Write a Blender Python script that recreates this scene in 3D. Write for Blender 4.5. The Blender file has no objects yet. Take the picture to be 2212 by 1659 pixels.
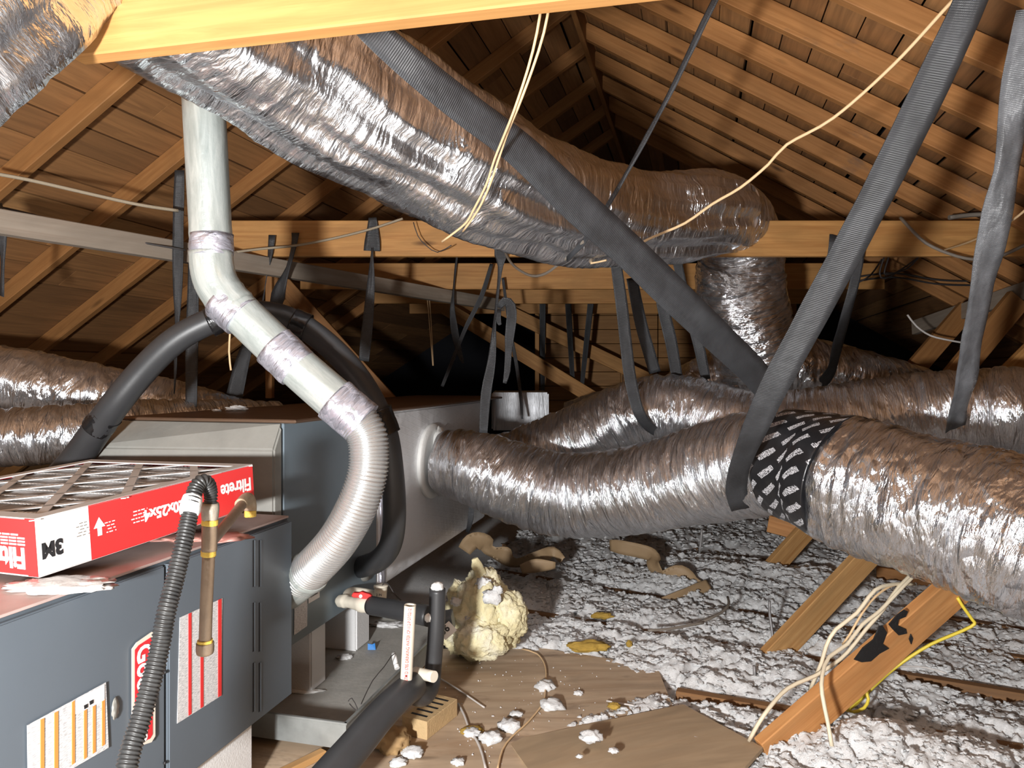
import bpy, bmesh, math, random
from mathutils import Vector, Matrix, noise

# ---------------------------------------------------------------- camera, world, light, exposure
F = 1550.0; CX = 1106.0; HY = 810.0; CZ = 1.14
sc = bpy.context.scene
col = sc.collection
cam = bpy.data.cameras.new('camera'); camo = bpy.data.objects.new('camera', cam); col.objects.link(camo)
camo.location = (0, 0, CZ); camo.rotation_euler = (math.radians(90), 0, 0)
cam.sensor_width = 36.0; cam.lens = F / 2212.0 * 36.0; cam.shift_y = -(829.5 - HY) / 2212.0
cam.clip_start = 0.05; sc.camera = camo
sc.view_settings.view_transform = 'Standard'; sc.view_settings.look = 'None'
sc.view_settings.exposure = 0.1; sc.view_settings.gamma = 1.0; sc.view_settings.use_curve_mapping = False
sc.cycles.use_denoising = True
sc.cycles.sample_clamp_indirect = 4.0
sc.cycles.max_bounces = 7; sc.cycles.glossy_bounces = 4; sc.cycles.diffuse_bounces = 2
w = bpy.data.worlds.new('world'); sc.world = w; w.use_nodes = True
w.node_tree.nodes['Background'].inputs[0].default_value = (1.0, 0.95, 0.9, 1)
w.node_tree.nodes['Background'].inputs[1].default_value = 0.07
def lamp(name, loc, energy, radius, color=(1, 1, 1)):
    l = bpy.data.lights.new(name, 'POINT'); l.energy = energy; l.shadow_soft_size = radius; l.color = color
    o = bpy.data.objects.new(name, l); o.location = loc; col.objects.link(o); return o
lamp('work_light', (-0.66, -0.35, CZ - 0.23), 445, 0.075, (1.0, 0.995, 0.985))

# ---------------------------------------------------------------- coordinates
TH = math.radians(14.4); CT, ST = math.cos(TH), math.sin(TH)
def P(px, py, Y): return Vector(((px - CX) / F * Y, Y, CZ + (HY - py) / F * Y))
def L(a, t, z): return Vector((a * CT + t * ST, -a * ST + t * CT, z + CZ))      # house frame: a across, t along ridge, z about eye level
AV = Vector((CT, -ST, 0)); TV = Vector((ST, CT, 0)); ZV = Vector((0, 0, 1))
R = random.Random(7)
def N3(x, y, z): return noise.noise(Vector((x, y, z)))

# ---------------------------------------------------------------- materials
def nt(name):
    m = bpy.data.materials.new(name); m.use_nodes = True
    t = m.node_tree; b = t.nodes['Principled BSDF']; return m, t, b
def node(t, typ, **kw):
    n = t.nodes.new(typ)
    for k, v in kw.items():
        if k.startswith('i_'): n.inputs[k[2:].replace('_', ' ')].default_value = v
        else: setattr(n, k, v)
    return n
def coords(t, scale=(1, 1, 1), uv=True):
    tc = node(t, 'ShaderNodeTexCoord'); mp = node(t, 'ShaderNodeMapping'); mp.inputs['Scale'].default_value = scale
    t.links.new(tc.outputs['UV' if uv else 'Object'], mp.inputs['Vector']); return mp.outputs[0]
def ramp(t, fac, stops):
    r = node(t, 'ShaderNodeValToRGB'); e = r.color_ramp.elements
    while len(e) < len(stops): e.new(0.5)
    for el, (p, c) in zip(e, stops): el.position = p; el.color = (*c, 1)
    t.links.new(fac, r.inputs[0]); return r.outputs[0]
def noisetex(t, vec, scale, detail=4, rough=0.55, dist=0.0):
    n = node(t, 'ShaderNodeTexNoise'); n.inputs['Scale'].default_value = scale; n.inputs['Detail'].default_value = detail
    n.inputs['Roughness'].default_value = rough; n.inputs['Distortion'].default_value = dist
    t.links.new(vec, n.inputs['Vector']); return n.outputs[0]
def bump(t, b, h, strength=0.4, dist=0.01, prev=None):
    n = node(t, 'ShaderNodeBump'); n.inputs['Strength'].default_value = strength; n.inputs['Distance'].default_value = dist
    t.links.new(h, n.inputs['Height'])
    if prev: t.links.new(prev, n.inputs['Normal'])
    t.links.new(n.outputs[0], b.inputs['Normal']); return n.outputs[0]
def mixc(t, fac, a, b_, mode='MIX'):
    m = node(t, 'ShaderNodeMix', data_type='RGBA', blend_type=mode)
    for v, s in ((fac, 0), (a, 6), (b_, 7)):
        if isinstance(v, (int, float)): m.inputs[s].default_value = v
        elif isinstance(v, tuple): m.inputs[s].default_value = (*v, 1)
        else: t.links.new(v, m.inputs[s])
    return m.outputs[2]
def wood(name, c1, c2, rough=0.6, knots=True, grain=1.0, stain=None):
    m, t, b = nt(name)
    g = noisetex(t, coords(t, (1.6, 38 * grain, 1)), 1.0, 6, 0.6, 1.2)
    g2 = noisetex(t, coords(t, (2.0, 7, 1)), 1.0, 3, 0.5, 2.0)
    f = ramp(t, g, [(0.3, c2), (0.62, c1)])
    c = mixc(t, ramp(t, g2, [(0.35, (0, 0, 0)), (0.75, (.75, .75, .75))]), f, tuple(x * 0.62 for x in c1))
    if knots:
        v = node(t, 'ShaderNodeTexVoronoi'); v.inputs['Scale'].default_value = 1.0
        t.links.new(coords(t, (1.7, 7, 1)), v.inputs['Vector'])
        k = ramp(t, v.outputs['Distance'], [(0.05, (1, 1, 1)), (0.13, (0, 0, 0))])
        c = mixc(t, k, c, tuple(x * 0.3 for x in c2))
    if stain:
        s = ramp(t, noisetex(t, coords(t, (2.5, 6, 1)), 1.0, 5, 0.65), [(0.58, (0, 0, 0)), (0.7, (.8, .8, .8))])
        c = mixc(t, s, c, stain)
    t.links.new(c, b.inputs['Base Color']); b.inputs['Roughness'].default_value = rough
    b.inputs['Specular IOR Level'].default_value = 0.3
    bump(t, b, g, 0.25, 0.003); return m
def plain(name, c, rough=0.5, metal=0.0, bs=0.0, bscale=60, var=0.0, vscale=6, spec=0.5, c2=None):
    m, t, b = nt(name); b.inputs['Roughness'].default_value = rough; b.inputs['Metallic'].default_value = metal
    b.inputs['Specular IOR Level'].default_value = spec
    b.inputs['Base Color'].default_value = (*c, 1)
    if var or c2:
        n = noisetex(t, coords(t, uv=False), vscale, 5, 0.6)
        t.links.new(ramp(t, n, [(0.3, tuple(x * (1 - var) for x in c)), (0.7, c2 or c)]), b.inputs['Base Color'])
    if bs: bump(t, b, noisetex(t, coords(t, uv=False), bscale, 4, 0.6), bs, 0.004)
    return m
def foil(name, base=(.80, .825, .87), rough=0.15, fine=1.0, crackle=0.0, crimp=62, blue=0.0):
    m, t, b = nt(name); b.inputs['Metallic'].default_value = 0.96; b.inputs['Roughness'].default_value = rough
    b.inputs['Base Color'].default_value = (*base, 1)
    n1 = noisetex(t, coords(t, (crimp, 5, 1)), 1.0, 5, 0.65, 0.8)
    n2 = noisetex(t, coords(t, (crimp * 2.2, 18, 1)), 1.0, 3, 0.6, 1.5)
    n0 = noisetex(t, coords(t, (crimp * .3, 3.5, 1)), 1.0, 3, 0.6, 1.0)
    p = bump(t, b, n0, 0.9 * fine, 0.035); p = bump(t, b, n1, 0.7 * fine, 0.014, p); p = bump(t, b, n2, 0.55 * fine, 0.006, p)
    if crackle:
        v = node(t, 'ShaderNodeTexVoronoi', feature='F1'); v.inputs['Scale'].default_value = 1.0
        t.links.new(coords(t, (34, 18, 1)), v.inputs['Vector']); p = bump(t, b, v.outputs['Distance'], crackle, 0.012, p)
    r = noisetex(t, coords(t, (6, 6, 1)), 1.0, 3)
    mr = node(t, 'ShaderNodeMapRange'); mr.inputs[3].default_value = rough * 0.7; mr.inputs[4].default_value = rough * 1.5
    t.links.new(r, mr.inputs[0]); t.links.new(mr.outputs[0], b.inputs['Roughness']); return m

M = {}
M['beam'] = wood('lumber_light', (.53, .275, .092), (.37, .165, .05))
M['rafter'] = wood('rafter_lumber', (.46, .215, .074), (.29, .12, .036), stain=(.17, .10, .06))
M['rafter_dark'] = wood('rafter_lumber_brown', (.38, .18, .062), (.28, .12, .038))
M['brace'] = wood('brace_lumber', (.62, .30, .11), (.46, .19, .06))
M['brace_pale'] = wood('brace_lumber_pale', (.64, .37, .15), (.46, .22, .075))
M['dull_wood'] = wood('dusty_lumber', (.36, .30, .24), (.28, .22, .17), knots=False)
M['joist'] = wood('joist_top', (.22, .12, .06), (.30, .15, .06), rough=0.8)
M['ply'] = wood('plywood', (.62, .47, .33), (.40, .27, .17), knots=True, grain=.35, rough=0.75, stain=(.20, .14, .10))
M['board'] = wood('hardboard', (.50, .37, .24), (.45, .32, .20), knots=False, grain=.3, rough=0.6)
M['wallboard'] = wood('wall_sheathing', (.38, .195, .07), (.28, .13, .04))
M['foil'] = foil('foil_duct_wrap', crimp=70)
M['foil_smooth'] = foil('foil_duct_wrap_smooth', rough=0.19, fine=0.8, crimp=34)
M['foil_crackle'] = foil('foil_duct_wrap_crackled', rough=0.15, fine=1.0, crackle=0.7, crimp=40)
M['foil_tape'] = foil('foil_tape', (.70, .71, .82), 0.3, 0.8, 0.9, 40)
def galv_mat():
    m, t, b = nt('galvanised_steel'); b.inputs['Metallic'].default_value = .3; b.inputs['Roughness'].default_value = .36
    n = noisetex(t, coords(t, (5, 38, 1)), 1.0, 5, .65, .6); n2 = noisetex(t, coords(t, (2, 9, 1)), 1.0, 4, .6); n3 = noisetex(t, coords(t, (60, 60, 1)), 1.0, 3, .6)
    c = ramp(t, n, [(.3, (.34, .38, .365)), (.5, (.46, .50, .48)), (.7, (.62, .65, .62))])
    c = mixc(t, ramp(t, n2, [(.6, (0, 0, 0)), (.72, (.6, .6, .6))]), c, (.50, .44, .30))
    t.links.new(c, b.inputs['Base Color']); bump(t, b, n3, .3, .004); return m
M['galv'] = galv_mat()
M['foil_tape'].node_tree.nodes['Principled BSDF'].inputs['Metallic'].default_value = .7
M['pan'] = plain('dull_galvanised_steel', (.44, .46, .45), 0.55, 0.55, 0.1, 20, 0.35, 9)
M['alu'] = plain('aluminium', (.62, .63, .63), 0.27, 0.75)
M['grey_paint'] = plain('grey_enamel', (.118, .142, .168), 0.42, 0.0, 0.02, 40, 0.06, 5)
M['grey_paint2'] = plain('grey_enamel_dark', (.095, .115, .135), 0.42, 0.0, 0.02, 40, 0.08, 5)
M['mastic'] = plain('grey_mastic', (.29, .285, .26), 0.6, 0.0, 0.6, 14, 0.25, 5)
M['slot'] = plain('slot_black', (.01, .01, .012), 0.6)
M['red'] = plain('print_red', (.72, .035, .035), 0.5)
M['badge_red'] = plain('badge_red', (.68, .03, .04), 0.3)
M['white'] = plain('print_white', (.86, .85, .84), 0.5)
M['cream'] = plain('cream_border', (.80, .70, .60), 0.5)
M['black'] = plain('print_black', (.02, .02, .022), 0.4)
M['orange'] = plain('print_orange', (.75, .27, .06), 0.5)
M['pink'] = plain('pink_tape', (.50, .24, .20), 0.5, 0.0, 0.5, 20, 0.4, 8)
M['foam'] = plain('foam_white', (.80, .80, .80), 0.8, 0.0, 0.35, 150)
M['rubber'] = plain('black_foam_rubber', (.042, .043, .046), 0.42, 0.0, 0.05, 80, 0.2, 8, 0.5)
M['pvc'] = plain('pvc_white', (.78, .72, .60), 0.35)
M['white_glue'] = plain('white_paint_dab', (.85, .85, .83), 0.5, 0, 0.5, 60)
M['handle_red'] = plain('valve_red', (.70, .03, .03), 0.3)
M['brick'] = plain('tan_brick', (.62, .43, .22), 0.85, 0.0, 0.5, 120, 0.15, 30)
M['kraft'] = plain('kraft_paper', (.40, .27, .15), 0.6, 0.0, 0.2, 12, 0.15, 8)
M['gas_brown'] = plain('brown_pipe_paint', (.34, .25, .17), 0.45, 0.2, 0.3, 90, 0.3, 20)
M['yellow_goo'] = plain('yellow_pipe_dope', (.80, .56, .10), 0.5, 0, 0.7, 120)
M['cable_cream'] = plain('cable_cream', (.74, .64, .47), 0.5)
M['cable_tan'] = plain('cable_tan', (.72, .50, .28), 0.5)
M['cable_grey'] = plain('cable_grey', (.20, .17, .14), 0.5)
M['cable_dark'] = plain('cable_dark', (.05, .045, .045), 0.5)
M['cable_yellow'] = plain('cable_yellow', (.78, .60, .06), 0.45)
M['tie'] = plain('tie_white', (.62, .58, .55), 0.4)
M['felt_void'] = plain('black_felt_and_void', (.006, .007, .011), 0.9)
M['blue'] = plain('blue_tape', (.03, .22, .62), 0.5)
M['sponge'] = plain('yellow_foam_scrap', (.50, .32, .06), 0.9, 0, 0.8, 60, .4, 20)
M['steel_rod'] = plain('dusty_steel', (.30, .29, .29), 0.5, 0.4)
M['tar'] = plain('black_tar', (.012, .012, .013), 0.18, 0, 0.5, 60)
M['string'] = plain('grey_rope', (.34, .28, .2), 0.9, 0, .5, 200)

def strap_mat():
    m, t, b = nt('black_webbing'); b.inputs['Roughness'].default_value = 0.36
    b.inputs['Specular IOR Level'].default_value = 0.6
    wv = node(t, 'ShaderNodeTexWave', wave_type='BANDS', bands_direction='X'); wv.inputs['Scale'].default_value = 60
    wv.inputs['Distortion'].default_value = 0.5
    t.links.new(coords(t, (1.0, 1.0, 1)), wv.inputs['Vector'])
    w2 = node(t, 'ShaderNodeTexWave', wave_type='BANDS', bands_direction='Y'); w2.inputs['Scale'].default_value = 160
    t.links.new(coords(t, (1.0, 1.0, 1)), w2.inputs['Vector'])
    mx = mixc(t, 0.35, wv.outputs['Color'], w2.outputs['Color'])
    n = noisetex(t, coords(t, (9, 14, 1)), 1.0, 3)
    t.links.new(ramp(t, n, [(0.3, (.030, .031, .034)), (0.7, (.055, .058, .064))]), b.inputs['Base Color'])
    p = bump(t, b, n, 0.35, 0.02); bump(t, b, mx, 0.5, 0.003, p); return m
M['strap'] = strap_mat()
M['painted_sheen_strap'] = strap_mat()
for n_ in M['painted_sheen_strap'].node_tree.nodes:
    if n_.type == 'VALTORGB': n_.color_ramp.elements[0].color = (.10, .105, .115, 1); n_.color_ramp.elements[1].color = (.22, .23, .25, 1)  # lighter base colour paints a silver sheen onto the webbing
M['painted_sheen_strap'].node_tree.nodes['Principled BSDF'].inputs['Roughness'].default_value = .24
M['painted_sheen_strap'].node_tree.nodes['Principled BSDF'].inputs['Specular IOR Level'].default_value = 1.0

def insul_mat():
    m, t, b = nt('blown_wool'); c = coords(t, uv=False)
    n = noisetex(t, c, 75, 8, 0.75); n2 = noisetex(t, c, 9, 4, 0.6); n3 = noisetex(t, c, 260, 4, .7)
    base = ramp(t, n, [(0.25, (.62, .61, .60)), (0.42, (.90, .90, .90)), (0.56, (.96, .965, .97))])
    t.links.new(mixc(t, ramp(t, n2, [(0.56, (0, 0, 0)), (0.85, (.4, .4, .4))]), base, (.56, .52, .48)), b.inputs['Base Color'])
    b.inputs['Roughness'].default_value = 0.95; b.inputs['Specular IOR Level'].default_value = 0.1
    p = bump(t, b, n, 0.7, 0.010); bump(t, b, n3, 0.6, 0.004, p); return m
M['wool'] = insul_mat()
def batt_mat():
    m, t, b = nt('yellow_glass_wool'); c = coords(t, uv=False)
    n = noisetex(t, c, 40, 6, 0.7); n2 = noisetex(t, c, 9, 4, 0.6)
    t.links.new(ramp(t, n2, [(0.3, (.74, .64, .36)), (0.5, (.86, .78, .50)), (0.72, (.88, .85, .72))]), b.inputs['Base Color'])
    b.inputs['Roughness'].default_value = 0.95; bump(t, b, n, 0.9, 0.012); return m
M['batt'] = batt_mat()
def deck_mat(name, ca, cb, cc):
    m, t, b = nt(name)
    at = node(t, 'ShaderNodeAttribute'); at.attribute_name = 'tone'
    g = noisetex(t, coords(t, (2, 30, 1)), 1.0, 5, 0.6, 1.0)
    c = ramp(t, at.outputs['Fac'], [(0.0, ca), (0.5, cb), (1.0, cc)])
    c = mixc(t, ramp(t, g, [(0.35, (.45, .45, .45)), (0.65, (0, 0, 0))]), c, tuple(x * .5 for x in ca))
    t.links.new(c, b.inputs['Base Color']); b.inputs['Roughness'].default_value = 0.75; bump(t, b, g, 0.3, 0.004); return m
M['deck'] = deck_mat('roof_deck_boards', (.17, .08, .03), (.36, .17, .06), (.46, .24, .09))
def printed_tape():
    m, t, b = nt('printed_black_tape'); b.inputs['Roughness'].default_value = 0.28
    tc = node(t, 'ShaderNodeTexCoord'); mp = node(t, 'ShaderNodeMapping'); mp.inputs['Rotation'].default_value = (0, 0, math.radians(50))
    t.links.new(tc.outputs['UV'], mp.inputs['Vector']); v = mp.outputs[0]
    br = node(t, 'ShaderNodeTexBrick'); br.offset = 0.5
    for k, x in (('Scale', 1.0), ('Mortar Size', .014), ('Mortar Smooth', 0.0), ('Brick Width', .085), ('Row Height', .046)): br.inputs[k].default_value = x
    t.links.new(v, br.inputs['Vector'])
    inv = ramp(t, br.outputs['Fac'], [(0.4, (1, 1, 1)), (0.6, (0, 0, 0))])
    m2 = node(t, 'ShaderNodeMapping'); m2.inputs['Scale'].default_value = (380, 150, 1); t.links.new(v, m2.inputs['Vector'])
    n = noisetex(t, m2.outputs[0], 1.0, 2, 0.8)
    txt = ramp(t, n, [(0.47, (0, 0, 0)), (0.5, (1, 1, 1))])
    f = mixc(t, 1.0, inv, txt, 'MULTIPLY')
    t.links.new(mixc(t, f, (.016, .016, .018), (.62, .62, .65)), b.inputs['Base Color'])
    bump(t, b, noisetex(t, coords(t, (20, 10, 1)), 1.0, 3), 0.4, 0.006); return m
M['tape_print'] = printed_tape()
def trunk_mat():
    m, t, b = nt('foil_faced_duct_board'); b.inputs['Metallic'].default_value = 0.3
    b.inputs['Base Color'].default_value = (.92, .93, .95, 1); b.inputs['Roughness'].default_value = 0.42
    c = coords(t, (1, 1, 1), uv=False)
    def bands(d):
        wv = node(t, 'ShaderNodeTexWave', wave_type='BANDS', bands_direction=d); wv.inputs['Scale'].default_value = 14
        t.links.new(c, wv.inputs['Vector']); return ramp(t, wv.outputs['Color'], [(0.9, (0, 0, 0)), (0.97, (1, 1, 1))])
    mp = node(t, 'ShaderNodeMapping'); mp.inputs['Rotation'].default_value = (0, math.radians(45), 0); t.links.new(c, mp.inputs[0]); c = mp.outputs[0]
    g = mixc(t, 1.0, bands('X'), bands('Z'), 'LIGHTEN')
    p = bump(t, b, g, 0.25, 0.002); bump(t, b, noisetex(t, coords(t, uv=False), 3.5, 3), 0.5, 0.05, p); return m
M['trunk'] = trunk_mat()
def filter_media():
    m, t, b = nt('pleated_filter_media'); b.inputs['Roughness'].default_value = 0.7
    n = noisetex(t, coords(t, uv=False), 40, 3); t.links.new(ramp(t, n, [(0.3, (.45, .43, .42)), (0.7, (.66, .65, .65))]), b.inputs['Base Color']); return m
M['media'] = filter_media()
M['card'] = plain('filter_card_white', (.72, .70, .69), 0.6)
def label_mat():
    m, t, b = nt('fine_print_label'); b.inputs['Roughness'].default_value = 0.5
    n = noisetex(t, coords(t, (90, 900, 1)), 1.0, 2)
    t.links.new(ramp(t, n, [(0.42, (.42, .42, .43)), (0.55, (.76, .75, .75))]), b.inputs['Base Color']); return m
M['fine'] = label_mat()

# ---------------------------------------------------------------- object helpers
def tag(o, label=None, cat=None, group=None, kind=None):
    if label: o['label'] = label
    if cat: o['category'] = cat
    if group: o['group'] = group
    if kind: o['kind'] = kind
    return o
def empty(name, loc, label, cat, group=None):
    o = bpy.data.objects.new(name, None); o.location = loc; o.empty_display_size = .05; col.objects.link(o)
    return tag(o, label, cat, group)
def link(name, bm, mat, parent=None, smooth=False, label=None, cat=None, group=None, kind=None):
    me = bpy.data.meshes.new(name)
    lo = Vector([min(v.co[i] for v in bm.verts) for i in range(3)]); hi = Vector([max(v.co[i] for v in bm.verts) for i in range(3)])
    org = Vector(((lo.x + hi.x) / 2, (lo.y + hi.y) / 2, lo.z))
    bmesh.ops.translate(bm, verts=bm.verts, vec=-org)
    bm.normal_update(); bm.to_mesh(me); bm.free()
    for mm in (mat if isinstance(mat, (list, tuple)) else [mat]): me.materials.append(M[mm] if isinstance(mm, str) else mm)
    if smooth: me.polygons.foreach_set('use_smooth', [True] * len(me.polygons))
    o = bpy.data.objects.new(name, me); col.objects.link(o)
    if parent:
        o.parent = parent; base = Vector(parent.location)
        if parent.parent: base = base + Vector(parent.parent.location)
        o.location = org - base
    else: o.location = org
    return tag(o, label, cat, group, kind)
def obox(bm, c, ax, ay, az, hx, hy, hz, bev=0.0, seg=1, mi=0):
    """box, centre c, unit axes, half sizes; uv: u along ax"""
    uv = bm.loops.layers.uv.verify(); off = R.uniform(0, 40)
    t = bmesh.new(); bmesh.ops.create_cube(t, size=1)
    for v in t.verts: v.co = Vector((v.co.x * 2 * hx, v.co.y * 2 * hy, v.co.z * 2 * hz))
    if bev: bmesh.ops.bevel(t, geom=list(t.edges), offset=bev, segments=seg, affect='EDGES')
    mp = {v: bm.verts.new(c + ax * v.co.x + ay * v.co.y + az * v.co.z) for v in t.verts}
    for f in t.faces:
        nf = bm.faces.new([mp[v] for v in f.verts]); nf.material_index = mi
        for lp, v in zip(nf.loops, f.verts): lp[uv].uv = (v.co.x + off, v.co.y + v.co.z * 1.01 + off)
    t.free(); return bm
def frame(p0, p1, up=ZV):
    x = (p1 - p0).normalized(); y = up.cross(x).normalized(); z = x.cross(y); return x, y, z
def bar(bm, p0, p1, wy, hz, bev=0.003, up=ZV):
    x, y, z = frame(p0, p1, up); return obox(bm, (p0 + p1) / 2, x, y, z, (p1 - p0).length / 2, wy / 2, hz / 2, bev)
def lumber(name, p0, p1, wy, hz, mat, label, cat, group=None, up=ZV, bev=0.003, kind=None, parent=None):
    bm = bmesh.new(); bar(bm, p0, p1, wy, hz, bev, up); return link(name, bm, mat, parent, False, label, cat, group, kind)
def spline(pts, step):
    """catmull-rom through tuples of floats (xyz + extras), resampled about every step"""
    n = len(pts); out = []
    if n == 2: pts = [pts[0], tuple((a + b) / 2 for a, b in zip(*pts)), pts[1]]; n = 3
    for i in range(n - 1):
        p0, p1, p2, p3 = pts[max(i - 1, 0)], pts[i], pts[i + 1], pts[min(i + 2, n - 1)]
        d = (Vector(p2[:3]) - Vector(p1[:3])).length; k = max(2, int(d / step))
        for j in range(k):
            u = j / k; out.append(tuple(0.5 * (2 * b + (c - a) * u + (2 * a - 5 * b + 4 * c - d_) * u * u + (3 * b - a - 3 * c + d_) * u ** 3)
                                        for a, b, c, d_ in zip(p0, p1, p2, p3)))
    out.append(tuple(pts[-1])); return out
def tube(bm, path, seg=12, step=0.02, rf=None, cap=True, mi=0, u0=0.0):
    """path: list of (Vector, radius); rf(u, ang, r) -> radius"""
    s = spline([(*p, r) for p, r in path], step); uv = bm.loops.layers.uv.verify()
    pts = [Vector(q[:3]) for q in s]; rad = [q[3] for q in s]; n = len(pts)
    tang = [(pts[min(i + 1, n - 1)] - pts[max(i - 1, 0)]).normalized() for i in range(n)]
    ref = Vector((0, 0, 1)) if abs(tang[0].z) < .9 else Vector((0, 1, 0))
    nx = (ref - tang[0] * ref.dot(tang[0])).normalized(); rings = []; us = [u0]
    for i in range(1, n): us.append(us[-1] + (pts[i] - pts[i - 1]).length)
    for i in range(n):
        nx = (nx - tang[i] * nx.dot(tang[i])).normalized(); ny = tang[i].cross(nx)
        ring = []
        for k in range(seg):
            a = 2 * math.pi * k / seg; r = rf(us[i], a, rad[i]) if rf else rad[i]
            ring.append(bm.verts.new(pts[i] + nx * math.cos(a) * r + ny * math.sin(a) * r))
        rings.append(ring)
    for i in range(n - 1):
        for k in range(seg):
            k2 = (k + 1) % seg; f = bm.faces.new((rings[i][k], rings[i + 1][k], rings[i + 1][k2], rings[i][k2])); f.smooth = True; f.material_index = mi
            va, vb = k / seg * 6.283 * rad[i], (k + 1) / seg * 6.283 * rad[i]
            for lp, q in zip(f.loops, ((us[i], va), (us[i + 1], va), (us[i + 1], vb), (us[i], vb))): lp[uv].uv = q
    if cap:
        for ring, rev in ((rings[0], False), (rings[-1], True)):
            f = bm.faces.new(ring[::-1] if rev else ring); f.material_index = mi
            for lp in f.loops: lp[uv].uv = (us[0 if not rev else -1], .1)
    return us[-1]
def mktube(name, path, mat, parent=None, seg=12, step=0.02, rf=None, label=None, cat=None, group=None, cap=True, u0=0.0):
    bm = bmesh.new(); tube(bm, path, seg, step, rf, cap, 0, u0); o = link(name, bm, mat, parent, False, label, cat, group); return o
def wire(name, pts, r, mat, label, cat='cable', group=None, parent=None, step=0.03):
    return mktube(name, [(p, r) for p in pts], mat, parent, 6, step, None, label, cat, group)
def ribbon(bm, pts, thick=0.003, step=0.04, mi=0, crumple=0.0):
    """pts: (Vector, width, twist_deg)"""
    uv = bm.loops.layers.uv.verify(); s = spline([(*p, w_, a) for p, w_, a in pts], step); n = len(s)
    ps = [Vector(q[:3]) for q in s]; prev = None; ln = R.uniform(0, 3)
    for i in range(n):
        T = (ps[min(i + 1, n - 1)] - ps[max(i - 1, 0)]).normalized()
        W = T.cross(Vector((0, -1, 0)))
        if W.length < .05: W = T.cross(ZV)
        W.normalize(); W = Matrix.Rotation(math.radians(s[i][4]), 3, T) @ W; Nn = T.cross(W).normalized()
        hw = s[i][3] / 2
        cols = []
        for k in range(5):
            q = -1 + k * .5; bend = crumple * N3(i * .35, q * 1.3, ln) if crumple else 0
            cols.append(ps[i] + W * hw * q + Nn * bend)
        cur = [bm.verts.new(c + Nn * thick / 2) for c in cols] + [bm.verts.new(c - Nn * thick / 2) for c in cols[::-1]]
        if prev:
            d = (ps[i] - ps[i - 1]).length
            for k in range(10):
                k2 = (k + 1) % 10; f = bm.faces.new((prev[k], cur[k], cur[k2], prev[k2])); f.material_index = mi; f.smooth = k not in (4, 9)
                y1, y2 = (k if k < 5 else 9 - k) * hw / 2, (k2 if k2 < 5 else 9 - k2) * hw / 2
                for lp, q in zip(f.loops, ((ln, y1), (ln + d, y1), (ln + d, y2), (ln, y2))): lp[uv].uv = q
            ln += d
        else: bm.faces.new(cur)
        prev = cur
    bm.faces.new(prev[::-1])
def strap(pts, label, group='black hanger straps', name='hanger_strap', mat='strap', cat='strap', parent=None, thick=0.003, crumple=0.004):
    """pts: (px, py, Y, width_px, twist)"""
    bm = bmesh.new(); ribbon(bm, [(P(x, y, Y), wp * Y / F, a) for x, y, Y, wp, a in pts], thick, 0.04, 0, crumple)
    return link(name, bm, mat, parent, False, label, cat, group)
def poly_prism(bm, pts, d, mi=0):
    uv = bm.loops.layers.uv.verify(); a = [bm.verts.new(p) for p in pts]; b = [bm.verts.new(p + d) for p in pts]; n = len(pts)
    fs = [bm.faces.new(a), bm.faces.new(b[::-1])] + [bm.faces.new((a[i], b[i], b[(i + 1) % n], a[(i + 1) % n])) for i in range(n)]
    ax = (pts[1] - pts[0]).normalized(); nn = (pts[1] - pts[0]).cross(pts[-1] - pts[0]).normalized(); ay = nn.cross(ax)
    for f in fs:
        f.material_index = mi
        for lp in f.loops: lp[uv].uv = (lp.vert.co.dot(ax), lp.vert.co.dot(ay) + lp.vert.co.dot(nn))
    bmesh.ops.recalc_face_normals(bm, faces=bm.faces)
def text(name, s, size, org, xd, yd, mat, parent, weight=0.0, extrude=0.0004, sx=1.0, spacing=1.0):
    cu = bpy.data.curves.new(name, 'FONT'); cu.body = s; cu.size = size; cu.offset = weight; cu.extrude = extrude; cu.space_character = spacing
    cu.resolution_u = 3
    o = bpy.data.objects.new(name, cu); col.objects.link(o); bpy.context.view_layer.update()
    me = bpy.data.meshes.new_from_object(o.evaluated_get(bpy.context.evaluated_depsgraph_get()))
    bpy.data.objects.remove(o); bpy.data.curves.remove(cu)
    xd = xd.normalized(); yd = yd.normalized(); zd = xd.cross(yd)
    bm = bmesh.new(); bm.from_mesh(me); bpy.data.meshes.remove(me)
    for v in bm.verts: v.co = org + xd * v.co.x * sx + yd * v.co.y + zd * v.co.z
    bm2 = bm; return link(name, bm2, mat, parent)
def lump(name, c, rx, ry, rz, mat, sub=4, amp=0.25, freq=3.0, seed=0.0, label=None, cat=None, group=None, parent=None, kind=None, rough=0.0):
    bm = bmesh.new(); bmesh.ops.create_icosphere(bm, subdivisions=sub, radius=1)
    for v in bm.verts:
        d = v.co.normalized(); k = 1 + amp * N3(d.x * freq + seed, d.y * freq, d.z * freq) + amp * .5 * N3(d.x * freq * 3 + seed, d.y * freq * 3, d.z * freq * 3) \
            + rough * N3(d.x * 14 + seed, d.y * 14, d.z * 14)
        v.co = c + Vector((d.x * rx * k, d.y * ry * k, d.z * rz * k))
    return link(name, bm, mat, parent, True, label, cat, group, kind)
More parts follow.
